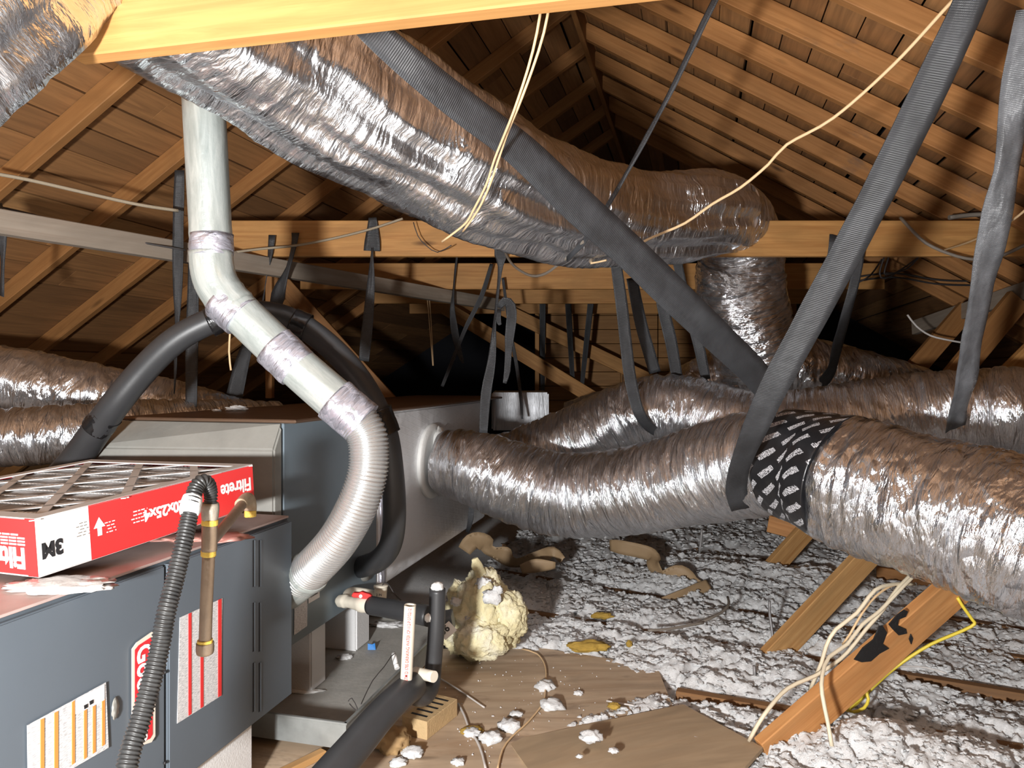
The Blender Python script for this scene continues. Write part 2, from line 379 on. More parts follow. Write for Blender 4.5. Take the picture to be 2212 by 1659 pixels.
def duct_rf(amp=0.007, fold=0.006, seed=0.0, crimp=0.0, cf=28.0, sag=0.0, fv=1.7, lf=0.0):
    def rf(u, a, r):
        ca, sa = math.cos(a), math.sin(a); k = r * fv / .2
        x = amp * N3(u * 5 + seed, ca * 1.6, sa * 1.6) + fold * (N3(u * 34 + seed, ca * k, sa * k)) \
            + fold * .6 * N3(u * 80 + seed, ca * k * 2.5, sa * k * 2.5)
        if lf: x += lf * (N3(u * 1.3 + seed, ca * 3.2, sa * 3.2) + .5 * N3(u * 2.6, ca * 7 + seed, sa * 7))
        if crimp: x += crimp * abs(math.sin(u * cf * math.pi + .6 * N3(u * 3, ca, sa) * 6))
        return r + x
    return rf
def G(px, py, z=0.0):
    """point where the ray through a pixel meets the height z above the deck"""
    Y = (CZ - z) * F / (py - HY); return P(px, py, Y)
def onA(px, py, a):
    k = (px - CX) / F; t = a * (CT + k * ST) / (k * CT - ST); Y = -a * ST + t * CT; return P(px, py, Y)

# ================================================================= THE SETTING
AL = math.atan(.62); CA, SA = math.cos(AL), math.sin(AL)
RA, RZ = -.646, 2.0                       # ridge line of the rafters' undersides
def slope(side, s, t, n=0.0):
    """side +1/-1, s metres down the slope, n metres above the underside"""
    return L(RA + side * (s * CA + n * SA), t, RZ - s * SA + n * CA)
bm = bmesh.new(); tone = bm.loops.layers.float.new('tone'); uvl = bm.loops.layers.uv.verify()
for side in (1, -1):
    s = -.075
    while s < 5.9:
        wd = R.uniform(.132, .15); t = -.5 - R.uniform(0, .8)
        while t < 9.0:
            ln = R.choice([1.2, 1.6, 2.4, 3.0]); tn = min(1, max(0, R.gauss(.5, .28)))
            c = slope(side, s + wd / 2, t + ln / 2, .116 if side > 0 else .090)
            sd = (slope(side, 1, 0) - slope(side, 0, 0)).normalized(); nn = TV.cross(sd) * (1 if side < 0 else -1)
            nf = len(bm.faces)
            obox(bm, c, TV, sd, nn, ln / 2 - .002, wd / 2, .009)
            bm.faces.ensure_lookup_table()
            for f in bm.faces[nf:]:
                for lp in f.loops: lp[tone] = tn
            t += ln
        s += wd + (R.uniform(.004, .010) if R.random() < .8 else R.uniform(.012, .024))
link('ceiling', bm, 'deck', kind='structure', label='plank roof decking of gapped brown boards over the attic')
bm = bmesh.new()
for side in (1, -1):
    sd = (slope(side, 1, 0) - slope(side, 0, 0)).normalized(); nn = TV.cross(sd).normalized()
    obox(bm, slope(side, 3.0, 4.2, .20), TV, sd, nn, 4.9, 3.05, .004)
link('ceiling', bm, 'felt_void', kind='structure')
bm = bmesh.new(); obox(bm, Vector((0, 3.5, -.10)), Vector((1, 0, 0)), Vector((0, 1, 0)), ZV, 6.5, 7.0, .01)
link('floor', bm, plain('drywall_back', (.46, .45, .44), 0.9), kind='structure')
bm = bmesh.new(); obox(bm, L(-.6, 9.0, .3), AV, TV, ZV, 6, .02, 1.8); link('wall_far', bm, 'felt_void', kind='structure')  # near-black colour stands in for the dark void at the far end
bm = bmesh.new(); z = -.6
while z < .80:
    for (x0, x1) in ((1166, 1420), (1422, 1720)):
        a, b = P(x0, 800, 7.1), P(x1, 800, 7.1); h = .135; bar(bm, Vector((a.x, 7.1, CZ + z)), Vector((b.x, 7.1, CZ + z)), .02, h, .002)
    z += .14
link('wall_far', bm, 'wallboard', kind='structure', label='horizontal plank gable wall at the far end')

ordn = ['nearest', 'second nearest', 'third nearest', 'fourth nearest', 'fifth nearest', 'sixth nearest', 'seventh nearest', 'eighth nearest', 'ninth nearest', 'tenth nearest', 'eleventh nearest']
def rafter(side, t, s0, s1, mat, label, group):
    p0, p1 = slope(side, s0, t, .0435 if side > 0 else .04), slope(side, s1, t, .0435 if side > 0 else .04)
    return lumber('rafter', p0, p1, .042, .087 if side > 0 else .08, mat, label, 'rafter', group, kind='thing')
for k in range(10):
    t = 2.32 + .385 * k
    rafter(1, t, -.03, 5.2, 'rafter', 'wooden roof rafter on the brightly lit slope opposite the furnace, ' + ordn[k] + ' to the camera', 'rafters of the slope over the foil ducts')
for k in range(2): rafter(1, 2.32 - .385 * (k + 1), .02, 5.2, 'rafter', 'wooden roof rafter overhead beyond the top edge of view', 'rafters overhead')
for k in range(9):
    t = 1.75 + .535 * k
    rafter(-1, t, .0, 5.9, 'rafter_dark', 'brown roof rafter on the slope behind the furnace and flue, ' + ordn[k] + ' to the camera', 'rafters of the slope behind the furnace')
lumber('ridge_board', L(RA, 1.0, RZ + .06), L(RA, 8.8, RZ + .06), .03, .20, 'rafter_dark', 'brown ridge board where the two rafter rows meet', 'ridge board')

# collar ties (level cross beams)
BZ = .576 + .087
x0 = P(140, 122, 1.30); x1 = P(1180, 2, 1.107); d = (x1 - x0).normalized()
c0 = Vector((x0.x, x0.y, 0)) ; c1 = Vector((x1.x, x1.y, 0)) + Vector((d.x, d.y, 0)) * 1.2
c0.z = c1.z = CZ + .577 + .092
lumber('collar_tie', c0 + Vector((.01, .02, 0)), c1 + Vector((0, .02, 0)), .038, .184, 'beam', 'bright honey-coloured cross beam closest to the camera, above the widest duct', 'beam', 'level cross beams', kind='thing')
for (Y, pl, pr, lb) in ((3.5, 425, 2500, 'long cross beam of honey-coloured lumber crossing in front of the descending duct'),
                        (4.83, 650, 2600, 'second cross beam seen just under the long honey-coloured beam'),
                        (5.8, 800, 2500, 'third cross beam deep in the attic under the second one'),
                        (6.75, 885, 2400, 'deepest cross beam touching the plank gable wall')):
    a, b = P(pl, HY, Y), P(pr, HY, Y); a.z = b.z = CZ + BZ; h = .174
    b.x = min(b.x, 2.5)
    lumber('collar_tie', a, b, .038, h, 'beam', lb, 'beam', 'level cross beams', kind='thing')
def wl(name, p0, p1, wy, hz, mat, label, cat='lumber', group=None, up=ZV): return lumber(name, p0, p1, wy, hz, mat, label, cat, group, up)
wl('runner_board', P(-60, 470, 2.4), P(1085, 660, 5.45), .05, .085, 'dull_wood', 'long dusty grey runner board stretching under the brown rafters toward the far end', 'board')
wl('runner_board', P(1975, 708, 5.2), P(2330, 590, 3.6), .04, .10, 'dull_wood', 'dusty grey runner board sloping up behind the shiny hanging strap', 'board')
for (a, b, wd, lb) in (((945, 655, 6.3), (1290, 865, 6.3), .12, 'lower diagonal timber crossing the black opening beyond the trunk duct'),
                       ((1080, 665, 6.6), (1500, 868, 6.6), .12, 'upper diagonal timber ending low on the plank gable wall'),
                       ((600, 600, 4.9), (870, 900, 4.9), .11, 'dark diagonal timber behind the arched black hose'),
                       ((2200, 645, 4.0), (1990, 900, 4.0), .13, 'rust-brown diagonal timber behind the shiny strap, the nearer of two'),
                       ((2090, 665, 4.6), (1930, 850, 4.6), .12, 'dim diagonal timber in the dark corner, the deeper of two'),
                       ((2300, 692, 3.7), (2140, 850, 3.7), .11, 'short brown diagonal timber at the frame edge above the ducts')):
    p0, p1 = P(*a), P(*b); wl('diagonal_brace', p0, p1, .04, wd, 'rafter_dark' if 'dark' in lb or 'dim' in lb or 'rust' in lb else 'beam', lb, 'timber', 'diagonal timbers in the dark')
wl('wall_stud', P(1160, 640, 6.95), P(1160, 860, 6.95), .04, .05, 'beam', 'upright stud between the black opening and the plank wall', 'stud', up=Vector((0, 1, 0)))
wl('wall_stud', P(1345, 640, 6.95), P(1345, 860, 6.95), .04, .05, 'beam', 'upright stud in the middle of the plank gable wall', 'stud', up=Vector((0, 1, 0)))
wl('wall_stud', P(583, 545, 4.4), P(583, 860, 4.4), .04, .05, 'rafter_dark', 'upright post seen between the flue pipe and arched hose', 'stud', up=Vector((0, 1, 0)))

# floor joists, decking sheets
JX = []
for (py, mat) in ((1150, 'joist'), (1208, 'joist'), (1268, 'joist'), (1345, 'joist'), (1462, 'joist')):
    p = G(1300, py, -.005); q = G(2212, py + 150, -.005); d = (q - p).normalized(); JX.append((p, d))
jl = ['fifth floor joist, the farthest one beyond the paper scraps', 'fourth floor joist, running past the brown paper strips', 'third floor joist, just beyond the yellow glass wool',
      'second floor joist, beyond the mustard foam scrap', 'closest floor joist, with bare orange wood showing beyond the loose panel']
for (p, d), lb in zip(JX, jl):
    st, en = (-.75, 3.2) if 'closest' not in lb else (.28, 3.2)
    wl('floor_joist', p + d * st - ZV * .045, p + d * en - ZV * .045, .04, .09, 'joist', lb, 'joist', 'floor joists in the blown wool')
bm = bmesh.new(); uv = bm.loops.layers.uv.verify()
poly_prism(bm, [G(x, y) for x, y in ((940, 1402), (1160, 1398), (1420, 1440), (1520, 1700), (1500, 2100), (560, 2100), (700, 1640))], -ZV * .018)
link('plywood_sheet', bm, 'ply', None, False, 'stained plywood floor sheet strewn with white fluff beside the brick', 'plywood')
bm = bmesh.new(); poly_prism(bm, [L(-2.1, .3, -1.150), L(-.86, .3, -1.150), L(-.84, 1.9, -1.150), L(-.98, 2.25, -1.150), L(-2.1, 2.25, -1.150)], -ZV * .018)
link('plywood_sheet', bm, 'ply', None, False, 'plywood platform under the furnace and drain pan', 'plywood')
lumber('wood_strip', G(700, 1625, .0), G(590, 1680, .0), .03, .02, 'brace_pale', 'pale wood strip on the floor in front of the drain pan', 'wood strip')
B = [P(1098, 1600, 2.24), P(1475, 1521, 2.44), P(1648, 1614, 2.13), P(1480, 1800, 1.72), P(1240, 1800, 1.72)]
bm = bmesh.new(); poly_prism(bm, B, -ZV * .012); link('hardboard_panel', bm, 'board', None, False, 'loose tan panel lying tilted over the plywood and white wool', 'panel')

# blown insulation
PLY = [(950, 1418), (1140, 1406), (1335, 1436), (1305, 1470), (1285, 1500), (1330, 1508), (1245, 1548), (1200, 1575), (1115, 1597), (1092, 1659), (1092, 3000), (-900, 3000), (-900, 1330), (700, 1330), (900, 1400)]
def inpoly(x, y, pl):
    c = False; j = len(pl) - 1
    for i in range(len(pl)):
        if (pl[i][1] > y) != (pl[j][1] > y) and x < (pl[j][0] - pl[i][0]) * (y - pl[i][1]) / (pl[j][1] - pl[i][1]) + pl[i][0]: c = not c
        j = i
    return c
def edge_d(x, y, pl):
    m = 1e9
    for i in range(len(pl)):
        x1, y1 = pl[i]; x2, y2 = pl[(i + 1) % len(pl)]; dx, dy = x2 - x1, y2 - y1
        u = max(0, min(1, ((x - x1) * dx + (y - y1) * dy) / (dx * dx + dy * dy + 1e-9))); m = min(m, math.hypot(x - x1 - u * dx, y - y1 - u * dy))
    return m
PLW = [tuple(G(x, y).xy) for x, y in PLY]; BW = [tuple(p.xy) for p in B]; BWC = (sum(p[0] for p in BW) / 5, sum(p[1] for p in BW) / 5)
def wool_h(x, y):
    q = N3(x * 2.1, y * 2.1, 3.3)
    tb = noise.turbulence(Vector((x * 9, y * 9, 1.7)), 4, False)
    h = .022 + .026 * q + .024 * (tb - .45) + .012 * N3(x * 24, y * 24, 5) + .009 * N3(x * 48, y * 48, 2) + .006 * N3(x * 95, y * 95, 8) + .0035 * N3(x * 170, y * 170, 3)
    crack = abs(N3(x * 5.2 + 3, y * 7.5, 9.1)); h -= .035 * max(0, 1 - crack / .07)
    for p, d in JX:
        r = (Vector((x, y, 0)) - Vector((p.x, p.y, 0))); s = r.x * d.x + r.y * d.y; dist = abs(r.x * -d.y + r.y * d.x)
        if dist < .09: h -= (.027 + .050 * N3(s * 2.2, 4.2, p.y)) * (1 - dist / .09) ** .6
    # heap beside the brace foot
    g = G(1900, 1640); h += .075 * math.exp(-((x - g.x) / .30) ** 2 - ((y - g.y) / .16) ** 2)
    g = G(1620, 1250); h += .05 * math.exp(-((x - g.x) / .5) ** 2 - ((y - g.y) / .3) ** 2)
    g = G(2050, 1500); h -= .03 * math.exp(-((x - g.x) / .3) ** 2 - ((y - g.y) / .15) ** 2)
    wob = .030 * N3(x * 11, y * 11, 7) + .02 * N3(x * 30, y * 30, 1)
    if x < 1.3 and y < 3.2:
        dd = edge_d(x, y, PLW) * (-1 if inpoly(x, y, PLW) else 1) + wob
        if dd < .06: h = -.05 + (h + .05) * max(0, (dd + .01) / .07) ** .5 if dd > -.01 else -.05
    if .0 < x < 1.1 and y < 2.6:
        dd = edge_d(x, y, BW) * (-1 if inpoly(x, y, BW) else 1)
        if dd < .02: h = min(h, -.005)
    # cleared strip along the trunk duct
    a = x * CT - y * ST
    tq = x * ST + y * CT
    if a < (-1.0 if tq < 3.12 else -1.22): h = min(h, -.04)
    return h
bm = bmesh.new(); ys = [1.35]
while ys[-1] < 6.9: ys.append(ys[-1] * (1.0040 if ys[-1] < 4.4 else 1.012))
xs = [-1.2]
while xs[-1] < 5.2: xs.append(xs[-1] + (.0085 if -.5 < xs[-1] < 2.4 else .03))
prev = None
for y in ys:
    row = [bm.verts.new((x + .006 * N3(x * 60, y * 60, 0), y + .006 * N3(x * 60, y * 60, 9), wool_h(x, y))) if x < .8 * y + .6 else None for x in xs]
    if prev:
        for i in range(len(xs) - 1):
            q = (prev[i], prev[i + 1], row[i + 1], row[i])
            if all(q): bm.faces.new(q)
    prev = row
for v in [v for v in bm.verts if not v.link_faces]: bm.verts.remove(v)
insul = link('blown_insulation', bm, 'wool', None, True, 'lumpy white blown wool insulation covering the floor between joists', 'insulation', kind='stuff')
import numpy as np
tb_ = bmesh.new(); bmesh.ops.create_icosphere(tb_, subdivisions=2, radius=1)
bv = np.array([v.co[:] for v in tb_.verts]); bf = np.array([[v.index for v in f.verts] for f in tb_.faces]); tb_.free()
rg = np.random.default_rng(5); V, Fc = [], []; cnt = 0; rr = random.Random(11)
while cnt < 22000:
    y = 1.5 * (6.2 / 1.5) ** rr.random(); x = rr.uniform(-.45, .8 * y + .1)
    h = wool_h(x, y)
    if h < -.03: continue
    rad = rr.uniform(.0022, .0075) * (1 + .35 * (y - 2)) ; q = rg.normal(1, .36, (len(bv), 1)); sc3 = rg.uniform(.6, 1.35, 3)
    V.append(bv * q * sc3 * rad * np.array([1.4, 1.4, .55]) + np.array([x, y, h - rad * .12])); Fc.append(bf + cnt * len(bv)); cnt += 1
me = bpy.data.meshes.new('loose_flock'); me.from_pydata(np.concatenate(V).tolist(), [], np.concatenate(Fc).tolist()); me.materials.append(M['wool'])
me.polygons.foreach_set('use_smooth', [True] * len(me.polygons))
lo_ = bpy.data.objects.new('loose_flock', me); col.objects.link(lo_); lo_.parent = insul; lo_.location = -Vector(insul.location); lo_['kind'] = 'stuff'
k = 0
for (px, py, r, lb) in ((1277, 1598, .028, 'largest white fluff clump on the loose tan panel'), (1325, 1624, .012, 'small round fluff clump on the panel beside the largest one'),
                        (1252, 1636, .008, 'tiny fluff speck on the panel, lowest of three'), (1178, 1488, .030, 'white fluff tuft on the plywood where the thin cable passes'),
                        (1190, 1530, .034, 'flat fluff tuft between plywood cable and wool edge'), (1115, 1547, .018, 'round fluff tuft in the middle of the plywood'),
                        (1100, 1575, .03, 'loose fluff tuft touching the corner of the tan panel'), (1250, 1500, .014, 'tiny fluff tuft on the plywood next to the wool edge'),
                        (1060, 1600, .03, 'fluff tuft near the lower end of the white strip on plywood'), (1020, 1588, .022, 'fluff tuft on top of the mustard scrap beside the brick'),
                        (990, 1650, .016, 'fluff tuft low on the plywood under the brick'), (890, 1632, .028, 'dirty fluff tuft beside the black insulated drain'),
                        (860, 1652, .02, 'dirty fluff tuft below the wood chunk')):
    z = .045 if 'panel' in lb and py > 1590 and 'corner' not in lb else 0.0
    c = G(px, py, z); k += 1
    lump('insulation_tuft', c + ZV * r * .35, r * 1.15, r, r * .55, 'wool', 3, .5, 2.4, k * 3.1, lb, 'fluff', 'loose fluff tufts on the boards', rough=.18)
bm = bmesh.new(); rr = random.Random(3)
for i in range(190):
    px, py = rr.uniform(960, 1500), rr.uniform(1420, 1658); p = G(px, py, 0.0)
    if not inpoly(p.x, p.y, PLW) or inpoly(p.x, p.y, BW): continue
    r = rr.uniform(.0006, .0028); m = bmesh.ops.create_icosphere(bm, subdivisions=1, radius=r)
    for v in m['verts']: v.co = v.co * rr.uniform(.5, 1.5) + p + ZV * r * .5
link('fluff_crumbs', bm, 'wool', None, True, 'fine white crumbs scattered over the plywood floor', 'crumbs', kind='stuff')

# ================================================================= DUCTS
def path(pts): return [(P(x, y, Y), r) for x, y, Y, r in pts]
# widest duct, sweeping from overhead and dropping behind the long beam
e = empty('flexible_duct', P(900, 600, 2.4), 'widest foil duct sweeping down from overhead and dropping behind the long beam', 'duct', 'foil flexible ducts')
mktube('sleeve', path([(200, -260, 1.4, .23), (330, -90, 1.6, .225), (492, 40, 1.80, .225), (684, 166, 2.0, .225), (850, 272, 2.18, .22), (1045, 378, 2.41, .22), (1180, 430, 2.72, .215),
                       (1315, 460, 3.05, .205), (1420, 470, 3.25, .198), (1505, 467, 3.38, .19), (1570, 467, 3.52, .185)]), 'foil_smooth', e, 72, .008, duct_rf(.020, .003, 2.0, 0, 28, fv=1.1, lf=.030))
mktube('drop_sleeve', path([(1560, 462, 3.50, .19), (1590, 490, 3.66, .2), (1600, 545, 3.76, .215), (1596, 600, 3.82, .232), (1612, 690, 3.88, .232), (1640, 800, 3.95, .21)]), 'foil_crackle', e, 64, .008, duct_rf(.012, .008, 9.0))
mktube('flexible_duct', path([(80, -330, 1.25, .22), (-60, -190, 1.2, .22), (-150, -90, 1.15, .22), (-330, 40, 1.1, .22)]), 'foil_smooth', None, 64, .01, duct_rf(.02, .006, 5.0, fv=1.2, lf=.03),
       'short end of a foil duct hanging beside the cut end of the honey beam', 'duct', 'foil flexible ducts')
# front main duct
e = empty('flexible_duct', P(1300, 1170, 3.2), 'foil duct spliced with printed black tape, closest of those leaving the trunk box', 'duct', 'foil flexible ducts')
D1 = [(960, 998, 3.54, .155), (1000, 1004, 3.5, .172), (1060, 1022, 3.45, .185), (1150, 1056, 3.4, .19), (1250, 1070, 3.33, .19), (1400, 1052, 3.15, .192), (1500, 1030, 3.0, .195), (1600, 1006, 2.84, .197), (1665, 1000, 2.74, .192), (1700, 1000, 2.68, .19), (1775, 1019, 2.545, .195), (1818, 1036, 2.475, .205)]
D2 = [(1812, 1033, 2.48, .212), (1820, 1036, 2.47, .224), (1900, 1062, 2.38, .230), (2000, 1093, 2.27, .228), (2100, 1122, 2.18, .228), (2212, 1162, 2.08, .225), (2420, 1245, 1.95, .225), (2800, 1430, 1.8, .225)]
mktube('sleeve', path(D1), 'foil', e, 80, .006, duct_rf(.010, .007, 1.0, .006, 17))
mktube('sleeve', path(D2), 'foil_crackle', e, 84, .006, duct_rf(.014, .009, 4.0))
tp = mktube('tape_band', path([(1712, 1003, 2.66, .204), (1735, 1008, 2.615, .206), (1775, 1019, 2.55, .212), (1808, 1032, 2.49, .222), (1824, 1038, 2.465, .227)]), 'tape_print', e, 64, .008, duct_rf(.006, .003, 8.0)); tp['label'] = 'black printed tape band'
bm = bmesh.new(); cc = P(930, 995, 3.57)
tube(bm, [(cc + AV * 0.0, .182), (cc + AV * .012, .185), (cc + AV * .02, .183), (cc + AV * .028, .16)], 48, .006)
o = link('mounting_collar', bm, 'white_glue', e); o['label'] = 'pale sealed collar ring'
lump('sealant', cc + AV * .05 + ZV * .0, .05, .05, .168, 'white_glue', 4, .10, 4, 2, parent=e)
# second duct
mktube('flexible_duct', path([(1050, 1010, 4.2, .17), (1150, 988, 4.05, .18), (1250, 952, 3.92, .187), (1330, 915, 3.82, .188), (1400, 892, 3.72, .19), (1470, 892, 3.65, .19), (1560, 915, 3.56, .188), (1650, 930, 3.48, .187),
                              (1750, 927, 3.38, .187), (1870, 913, 3.28, .187), (2000, 899, 3.18, .19), (2120, 894, 3.1, .19), (2212, 894, 3.02, .19), (2420, 905, 2.9, .19), (2900, 930, 2.7, .19)]), 'foil', None, 76, .008, duct_rf(.011, .008, 6.0, .006, 16),
       'foil duct snaking from the trunk box behind the tape-spliced duct', 'duct', 'foil flexible ducts')
mktube('flexible_duct', path([(1455, 872, 4.35, .17), (1540, 828, 4.2, .18), (1660, 802, 4.1, .185), (1760, 806, 4.15, .19), (1850, 824, 4.25, .19), (1950, 850, 4.5, .19), (2060, 880, 4.9, .19)]), 'foil_crackle', None, 64, .01, duct_rf(.014, .010, 12.0),
       'foil duct lying under the vertical drop, strapped near its middle', 'duct', 'foil flexible ducts')
mktube('flexible_duct', path([(1230, 905, 5.4, .13), (1330, 880, 5.3, .14), (1450, 868, 5.2, .14), (1600, 850, 5.2, .14)]), 'foil', None, 40, .02, duct_rf(.01, .008, 22.0),
       'dim foil duct in shadow beyond the snaking duct', 'duct', 'foil flexible ducts')
mktube('flexible_duct', path([(-160, 800, 3.2, .15), (0, 822, 3.25, .15), (150, 848, 3.3, .148), (300, 872, 3.4, .14), (430, 890, 3.5, .12), (560, 915, 3.7, .10)]), 'foil_smooth', None, 64, .01, duct_rf(.012, .007, 14.0, .004, 18),
       'upper of two foil ducts stacked behind the air filter', 'duct', 'foil flexible ducts')
mktube('flexible_duct', path([(-160, 960, 2.75, .11), (0, 948, 2.8, .11), (150, 936, 2.85, .108), (300, 918, 2.98, .10), (450, 908, 3.15, .09), (600, 905, 3.4, .08)]), 'foil', None, 60, .01, duct_rf(.008, .007, 15.0, .005, 20),
       'lower wrinkled foil duct directly behind the air filter', 'duct', 'foil flexible ducts')

# ================================================================= FLUE
e = empty('flue_pipe', P(650, 1240, 2.15), 'galvanised flue pipe bending diagonally down to a ribbed flexible connector', 'flue pipe')
def seam(u, a, r): return r + (.0025 if abs(a - 1.2) < .07 else 0) + .0012 * (1 if (u % .6) < .02 else 0)
mktube('upper_pipe', path([(430, 60, 2.1, .0585), (438, 200, 2.1, .0585), (455, 520, 2.1, .0575), (457, 560, 2.1, .0575)]), 'galv', e, 36, .03, seam)
mktube('elbow', path([(456, 545, 2.1, .0605), (458, 575, 2.1, .0615), (466, 608, 2.1, .0615), (486, 640, 2.1, .0615), (512, 668, 2.1, .0605)]), 'galv', e, 36, .012, lambda u, a, r: r + .0022 * (1 if (u % .045) < .006 else 0))
mktube('lower_pipe', path([(505, 662, 2.1, .059), (640, 790, 2.1, .061), (765, 898, 2.1, .063)]), 'galv', e, 36, .03, seam)
for (a, b, r) in (((455, 507, 2.1), (457, 553, 2.1), .0615), ((478, 645, 2.1), (525, 684, 2.1), .064), ((592, 746, 2.1), (645, 796, 2.1), .065), ((722, 862, 2.1), (783, 915, 2.1), .067)):
    o = mktube('foil_tape', [(P(*a), r), (P(*b), r)], 'foil_tape', e, 36, .008, duct_rf(.004, .0025, a[0])); o['label'] = 'wrinkled silver tape wrap'
FX = [(758, 893, 2.1, .059), (790, 935, 2.09, .057), (797, 985, 2.08, .056), (791, 1035, 2.07, .056), (768, 1100, 2.07, .057), (731, 1165, 2.09, .057), (688, 1215, 2.14, .058), (650, 1250, 2.2, .060)]
mktube('flexible_connector', path(FX), 'alu', e, 40, .0016, lambda u, a, r: r + .0028 * math.sin(u / .0098 * 2 * math.pi))
mktube('pipe_collar', path([(672, 1232, 2.17, .063), (640, 1258, 2.22, .063), (620, 1275, 2.25, .062)]), 'galv', e, 36, .01, lambda u, a, r: r + (.004 if .012 < u < .022 else 0))

# ================================================================= BLACK INSULATED LINES
e = empty('insulated_line', P(520, 700, 2.25), 'black foam-insulated refrigerant line arching behind the flue pipe', 'insulated pipe')
mktube('insulation_sleeve', path([(120, 1040, 2.35, .046), (165, 990, 2.32, .046), (205, 935, 2.28, .045), (250, 872, 2.25, .044), (310, 800, 2.25, .043), (370, 742, 2.25, .042), (430, 705, 2.26, .041), (500, 680, 2.28, .040), (580, 678, 2.32, .040), (650, 702, 2.34, .040), (730, 765, 2.36, .040),
                                    (790, 840, 2.38, .040), (832, 930, 2.40, .040), (848, 1030, 2.44, .040), (852, 1120, 2.5, .040), (842, 1180, 2.58, .041), (815, 1212, 2.68, .042), (780, 1225, 2.82, .042)]), 'rubber', e, 28, .02)
for a, b in (((210, 925, 2.275), (232, 897, 2.26)), ((452, 697, 2.265), (482, 685, 2.275)), ((632, 694, 2.335), (664, 708, 2.34)), ((815, 885, 2.39), (836, 938, 2.4))):
    o = mktube('tape_wrap', [(P(*a), .047), (P(*b), .046)], 'tar', e, 24, .006, duct_rf(.003, .003, a[0])); o['label'] = 'glossy black tape wrap'

# ================================================================= FURNACE
FA = -1.177; t1, t0 = 1.918, .86; zt, zb = -.427, -.958
e = empty('furnace', L(FA - .35, 1.4, zb), 'dark grey horizontal furnace cabinet with warning labels below the air filter', 'furnace')
ts = (onA(358, 1300, FA) - Vector((0, 0, 0))); tse = ts.x * ST + ts.y * CT
bm = bmesh.new(); obox(bm, L(FA - .375, (t0 + t1) / 2, (zt + zb) / 2), TV, AV, ZV, (t1 - t0) / 2, .365, (zt - zb) / 2, .003); body = link('cabinet', bm, 'grey_paint2', e)
bm = bmesh.new(); obox(bm, L(FA - .375, (t0 + t1) / 2, zt + .002), TV, AV, ZV, (t1 - t0) / 2, .368, .003, .001); o = link('top_sheet', bm, plain('rosy_dusty_metal', (.62, .47, .43), .5, .1, .1, 10, .35, 6), e); o['label'] = 'dusty rosy-grey top sheet'
bm = bmesh.new(); obox(bm, L(FA - .006, (t0 + tse) / 2 - .002, (zt + zb) / 2 - .002), TV, AV, ZV, (tse - t0) / 2 - .003, .008, (zt - zb) / 2 - .006, .003, 2); link('burner_door', bm, 'grey_paint', e)
bm = bmesh.new(); obox(bm, L(FA - .004, (t1 + tse) / 2, (zt + zb) / 2 - .002), TV, AV, ZV, (t1 - tse) / 2 - .003, .010, (zt - zb) / 2 - .006, .003, 2); dr = link('blower_door', bm, 'grey_paint', e)
FP = FA + .0065
for xs_ in (547, 560):
    for y0, y1 in ((1167, 1268), (1302, 1408), (1432, 1538)):
        p0, p1 = onA(xs_, y0, FP), onA(xs_, y1, FP); bm = bmesh.new()
        obox(bm, (p0 + p1) / 2, TV, AV, ZV, .0032, .0012, abs(p0.z - p1.z) / 2, .001)
        s_ = link('louver_slot', bm, 'slot', dr); bm = bmesh.new()  # black raised strip stands in for the dark inside the open slot
        obox(bm, (p0 + p1) / 2 + TV * .0055, TV, AV, ZV, .0025, .003, abs(p0.z - p1.z) / 2, .001); link('louver_lip', bm, 'grey_paint', dr)
def decal(name, pts, a, mat, parent, th=.001, label=None):
    bm = bmesh.new(); poly_prism(bm, [onA(x, y, a) for x, y in pts], AV * th); return link(name, bm, mat, parent, label=label)
lb = decal('warning_label', [(388, 1334), (480, 1292), (477, 1503), (382, 1563)], FP, 'fine', e, label='white label with red stripes')
for x0_, x1_, ya, yb in ((407, 413, 1326, 1546), (433, 439, 1418, 1530), (471, 478, 1296, 1506)):
    decal('red_stripe', [(x0_, ya), (x1_, ya - 3), (x1_, yb - 4), (x0_, yb)], FP + .0012, 'red', lb)
lb = decal('instruction_label', [(58, 1567), (228, 1474), (234, 1615), (60, 1716)], FP - .001, 'fine', e, label='white label with orange stripes')
for x0_, x1_, ya, yb in ((87, 95, 1555, 1690), (117, 125, 1540, 1672), (155, 161, 1517, 1652), (181, 187, 1536, 1640), (200, 206, 1527, 1628), (220, 226, 1513, 1612)):
    decal('orange_stripe', [(x0_, ya), (x1_, ya - 4), (x1_, yb - 4), (x0_, yb)], FP + .0003, 'orange', lb)
decal('blank_patch', [(163, 1513), (225, 1479), (225, 1512), (163, 1542)], FP + .0006, 'white', lb)
for (x_, y_) in ((185, 1527), (197, 1518)):
    decal('pen_mark', [(x_ - 4, y_ - 3), (x_ + 4, y_ - 7), (x_ + 4, y_ + 1), (x_ - 3, y_ + 5)], FP + .0018, 'black', lb)
bd = decal('maker_badge', [(284, 1402), (294, 1388), (327, 1365), (334, 1370), (334, 1590), (326, 1603), (292, 1614), (284, 1606)], FP, 'cream', e, .002, label='red and cream maker badge')
o_ = onA(291, 1404, FP + .0022)
decal('badge_field', [(291, 1404), (299, 1394), (325, 1377), (329, 1380), (329, 1586), (323, 1596), (296, 1606), (291, 1600)], FP + .0021, 'badge_red', bd)
p_ = onA(298, 1398, FP + .0035); text('lettering', 'Goodman', .058, p_, -ZV, TV, 'white', bd, .0015, .0005, .92)
lump('grease_spot', onA(249, 1530, FP), .004, .012, .022, 'mastic', 3, .3, 3, 3, parent=e)
for (x_, y_) in ((357, 1452), (356, 1648)):
    lump('screw', onA(x_, y_, FP), .004, .004, .004, 'slot', 2, .1, parent=e)
bm = bmesh.new()
